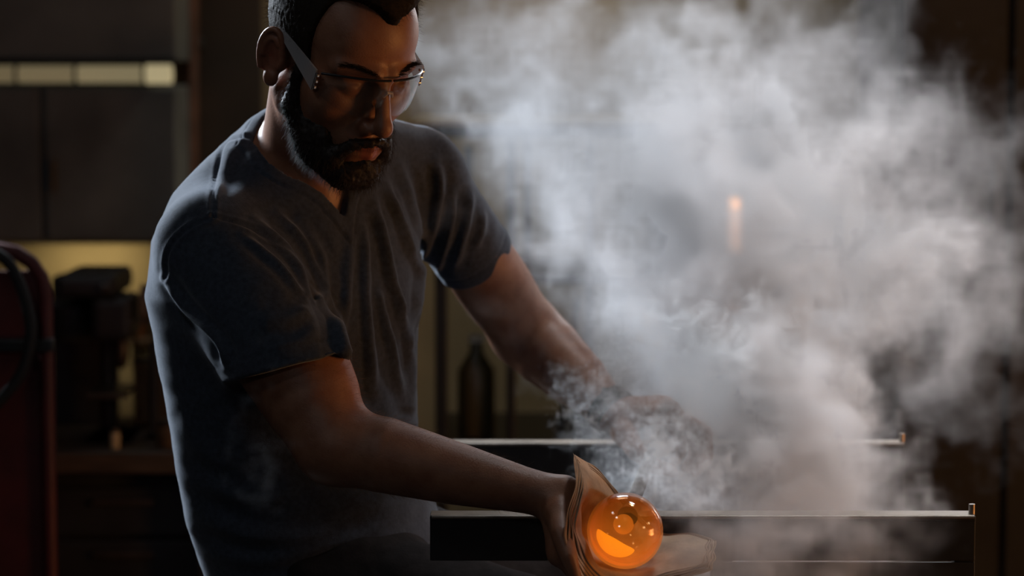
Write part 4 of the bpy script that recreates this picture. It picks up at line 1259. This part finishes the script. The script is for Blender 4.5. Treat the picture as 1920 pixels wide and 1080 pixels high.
FINE = [(1340, 860, .14, .065, .06, .06, .9), (1230, 830, .08, .06, .035, .06, .55), (1210, 690, .16, .05, .05, .06, 1.2), (1320, 740, .18, .07, .06, .06, 1.2), (1265, 635, .16, .045, .05, .04, 1.3),
    (1400, 800, .18, .06, .07, .08, 1.1), (1225, 885, -.10, .045, .05, .03, 1.7), (1180, 905, -.14, .03, .03, .02, .6), (1300, 900, -.05, .045, .04, .035, .7), (1450, 680, .2, .06, .06, .06, 1.0)]
HOLES = [(1584, 722, .33, .036, .16, .034, 1.3), (1590, 690, .33, .02, .16, .03, .6), (1346, 612, .38, .030, .22, .034, .7), (1670, 800, .40, .07, .30, .10, 1.0), (1690, 320, .5, .06, .2, .04, .25)]

def smoke_grid(lo, hi, vox, seed, warp, puffs, holes, beta, contrast, bias, wl):
    lo = np.array(lo, float); hi = np.array(hi, float)
    n = [int(round(v)) for v in (hi - lo) / vox]
    n = [v + (v % 2) for v in n]
    hi = lo + (np.array(n) - 1) * vox
    h = [v // 2 for v in n]
    vel = curl_field(tuple(h), vox * 2, 4.6, seed, wl)
    X, Y, Z = np.meshgrid(*[np.arange(v, dtype=f32) for v in h], indexing='ij')
    O = [X.copy(), Y.copy(), Z.copy()]
    steps = 7; dt = warp / (vox * 2) / steps
    for s_ in range(steps):
        u = [samp(c, *O) for c in vel]
        for k in range(3): O[k] = O[k] - u[k] * dt
    D = [O[0] - X, O[1] - Y, O[2] - Z]
    # back to the full grid
    ax = [np.arange(v, dtype=f32) for v in n]
    gx, gy, gz = np.meshgrid(*ax, indexing='ij')
    out = np.empty(n, f32)
    g = spectral(tuple(n), vox, beta, seed + 50, wl * 1.6, stretch=(1, 1, .75))
    def base(P):
        m = np.zeros(P[0].shape, f32)
        for sgn, lst in ((1, puffs), (-1, holes)):
            for (px, py, y, rx, ry, rz, a) in lst:
                c = W(px, py, y)
                m += f32(sgn * a) * np.exp(-((P[0] - f32(c[0])) / f32(rx)) ** 2 - ((P[1] - f32(c[1])) / f32(ry)) ** 2 - ((P[2] - f32(c[2])) / f32(rz)) ** 2)
        return m
    mb = base([(np.arange(v, dtype=f32) * vox * 2 + lo[k]).reshape([-1 if j == k else 1 for j in range(3)]) + np.zeros(h, f32) for k, v in enumerate(h)])
    CH = max(1, 1200000 // (n[1] * n[2]))
    for i in range(0, n[0], CH):
        sl = slice(i, i + CH); a, b, c = gx[sl], gy[sl], gz[sl]
        dd = [samp(d_, a / 2, b / 2, c / 2, False) for d_ in D]
        xx, yy, zz = a + 2 * dd[0], b + 2 * dd[1], c + 2 * dd[2]
        m = samp(mb, xx / 2, yy / 2, zz / 2, False)
        t = samp(g, xx, yy, zz)
        out[sl] = np.maximum(m - f32(.09), 0) * np.clip(bias + contrast * t, 0, 3)
        e = np.minimum.reduce([a, b, c, n[0] - 1 - a, n[1] - 1 - b, n[2] - 1 - c]) / 8
        out[sl] *= np.clip(e, 0, 1)
    out[out < .025] = 0                      # thin rests that nobody would see
    return lo, hi, n, out

def smoke_object(name, grid, density, color, aniso):
    lo, hi, n, D = grid
    me = bpy.data.meshes.new(name + '_samples'); N = D.size
    me.vertices.add(N)
    idx = np.arange(N)
    co = np.stack([lo[0] + (idx // (n[1] * n[2])) * 0.0, np.full(N, lo[1]), np.full(N, lo[2])], -1).astype(f32)
    co[-1] = hi
    me.vertices.foreach_set('co', co.ravel())
    a = me.attributes.new('d', 'FLOAT', 'POINT'); a.data.foreach_set('value', D.ravel())
    m = bpy.data.materials.new(name + '_vapour'); m.use_nodes = True; nt = m.node_tree; nt.nodes.clear()
    mo = nt.nodes.new('ShaderNodeOutputMaterial'); pv = nt.nodes.new('ShaderNodeVolumePrincipled')
    pv.inputs['Color'].default_value = (*color, 1); pv.inputs['Density'].default_value = density
    pv.inputs['Anisotropy'].default_value = aniso
    nt.links.new(pv.outputs[0], mo.inputs['Volume'])
    me.materials.append(m)
    o = bpy.data.objects.new(name, me); COL.objects.link(o)
    ng = bpy.data.node_groups.new(name + '_grid', 'GeometryNodeTree')
    ng.interface.new_socket('Geometry', in_out='INPUT', socket_type='NodeSocketGeometry')
    ng.interface.new_socket('Geometry', in_out='OUTPUT', socket_type='NodeSocketGeometry')
    N_ = ng.nodes.new; L = ng.links.new
    gi = N_('NodeGroupInput'); go_ = N_('NodeGroupOutput')
    pos = N_('GeometryNodeInputPosition'); sep = N_('ShaderNodeSeparateXYZ'); L(pos.outputs[0], sep.inputs[0])
    def math_(op, a, b):
        q = N_('ShaderNodeMath'); q.operation = op
        for k, v in enumerate((a, b)):
            if v is None: continue
            if isinstance(v, (int, float)): q.inputs[k].default_value = v
            else: L(v, q.inputs[k])
        return q.outputs[0]
    ii = []
    for k in range(3):
        t = math_('SUBTRACT', sep.outputs[k], float(lo[k]))
        t = math_('MULTIPLY', t, float((n[k] - 1) / (hi[k] - lo[k])))
        ii.append(math_('ROUND', t, None))
    # the index is put together as whole numbers so that it stays exact for large grids
    def imath(op, a, b):
        q = N_('FunctionNodeIntegerMath'); q.operation = op
        for k, v in enumerate((a, b)):
            if isinstance(v, int): q.inputs[k].default_value = v
            else: L(v, q.inputs[k])
        return q.outputs[0]
    fi = []
    for t in ii:
        q = N_('FunctionNodeFloatToInt'); L(t, q.inputs[0]); fi.append(q.outputs[0])
    index = imath('ADD', imath('MULTIPLY', imath('ADD', imath('MULTIPLY', fi[0], n[1]), fi[1]), n[2]), fi[2])
    at = N_('GeometryNodeInputNamedAttribute'); at.data_type = 'FLOAT'; at.inputs[0].default_value = 'd'
    si_ = N_('GeometryNodeSampleIndex'); si_.data_type = 'FLOAT'; si_.domain = 'POINT'
    L(gi.outputs[0], si_.inputs['Geometry']); L(at.outputs[0], si_.inputs['Value']); L(index, si_.inputs['Index'])
    vc = N_('GeometryNodeVolumeCube')
    L(si_.outputs[0], vc.inputs['Density'])
    vc.inputs['Min'].default_value = lo; vc.inputs['Max'].default_value = hi
    for k, nm in enumerate(('Resolution X', 'Resolution Y', 'Resolution Z')): vc.inputs[nm].default_value = n[k]
    sm = N_('GeometryNodeSetMaterial'); sm.inputs['Material'].default_value = m
    L(vc.outputs[0], sm.inputs['Geometry']); L(sm.outputs[0], go_.inputs[0])
    md = o.modifiers.new('grid', 'NODES'); md.node_group = ng
    o['kind'] = 'stuff'
    return o

DENS = 9.0
g_ = smoke_grid((-.36, -.46, .50), (1.05, 1.12, 1.62), .0080, 11, .085, PUFFS, HOLES, 4.3, .58, .72, .30)
sm1 = smoke_object('smoke_plume', g_, DENS, (.98, .98, 1.0), .2)
tag(sm1, 'thick pale grey smoke billowing up over the bench and rack', 'smoke')
g_ = smoke_grid((.03, -.30, .70), (.52, .36, 1.12), .0036, 23, .095, FINE, HOLES[:0], 3.5, .80, .22, .13)
sm2 = smoke_object('smoke_wisps', g_, DENS * 2.6, (.96, .98, 1.0), .2)
tag(sm2, 'fine curling wisps of smoke over the left hand and the glass', 'smoke')
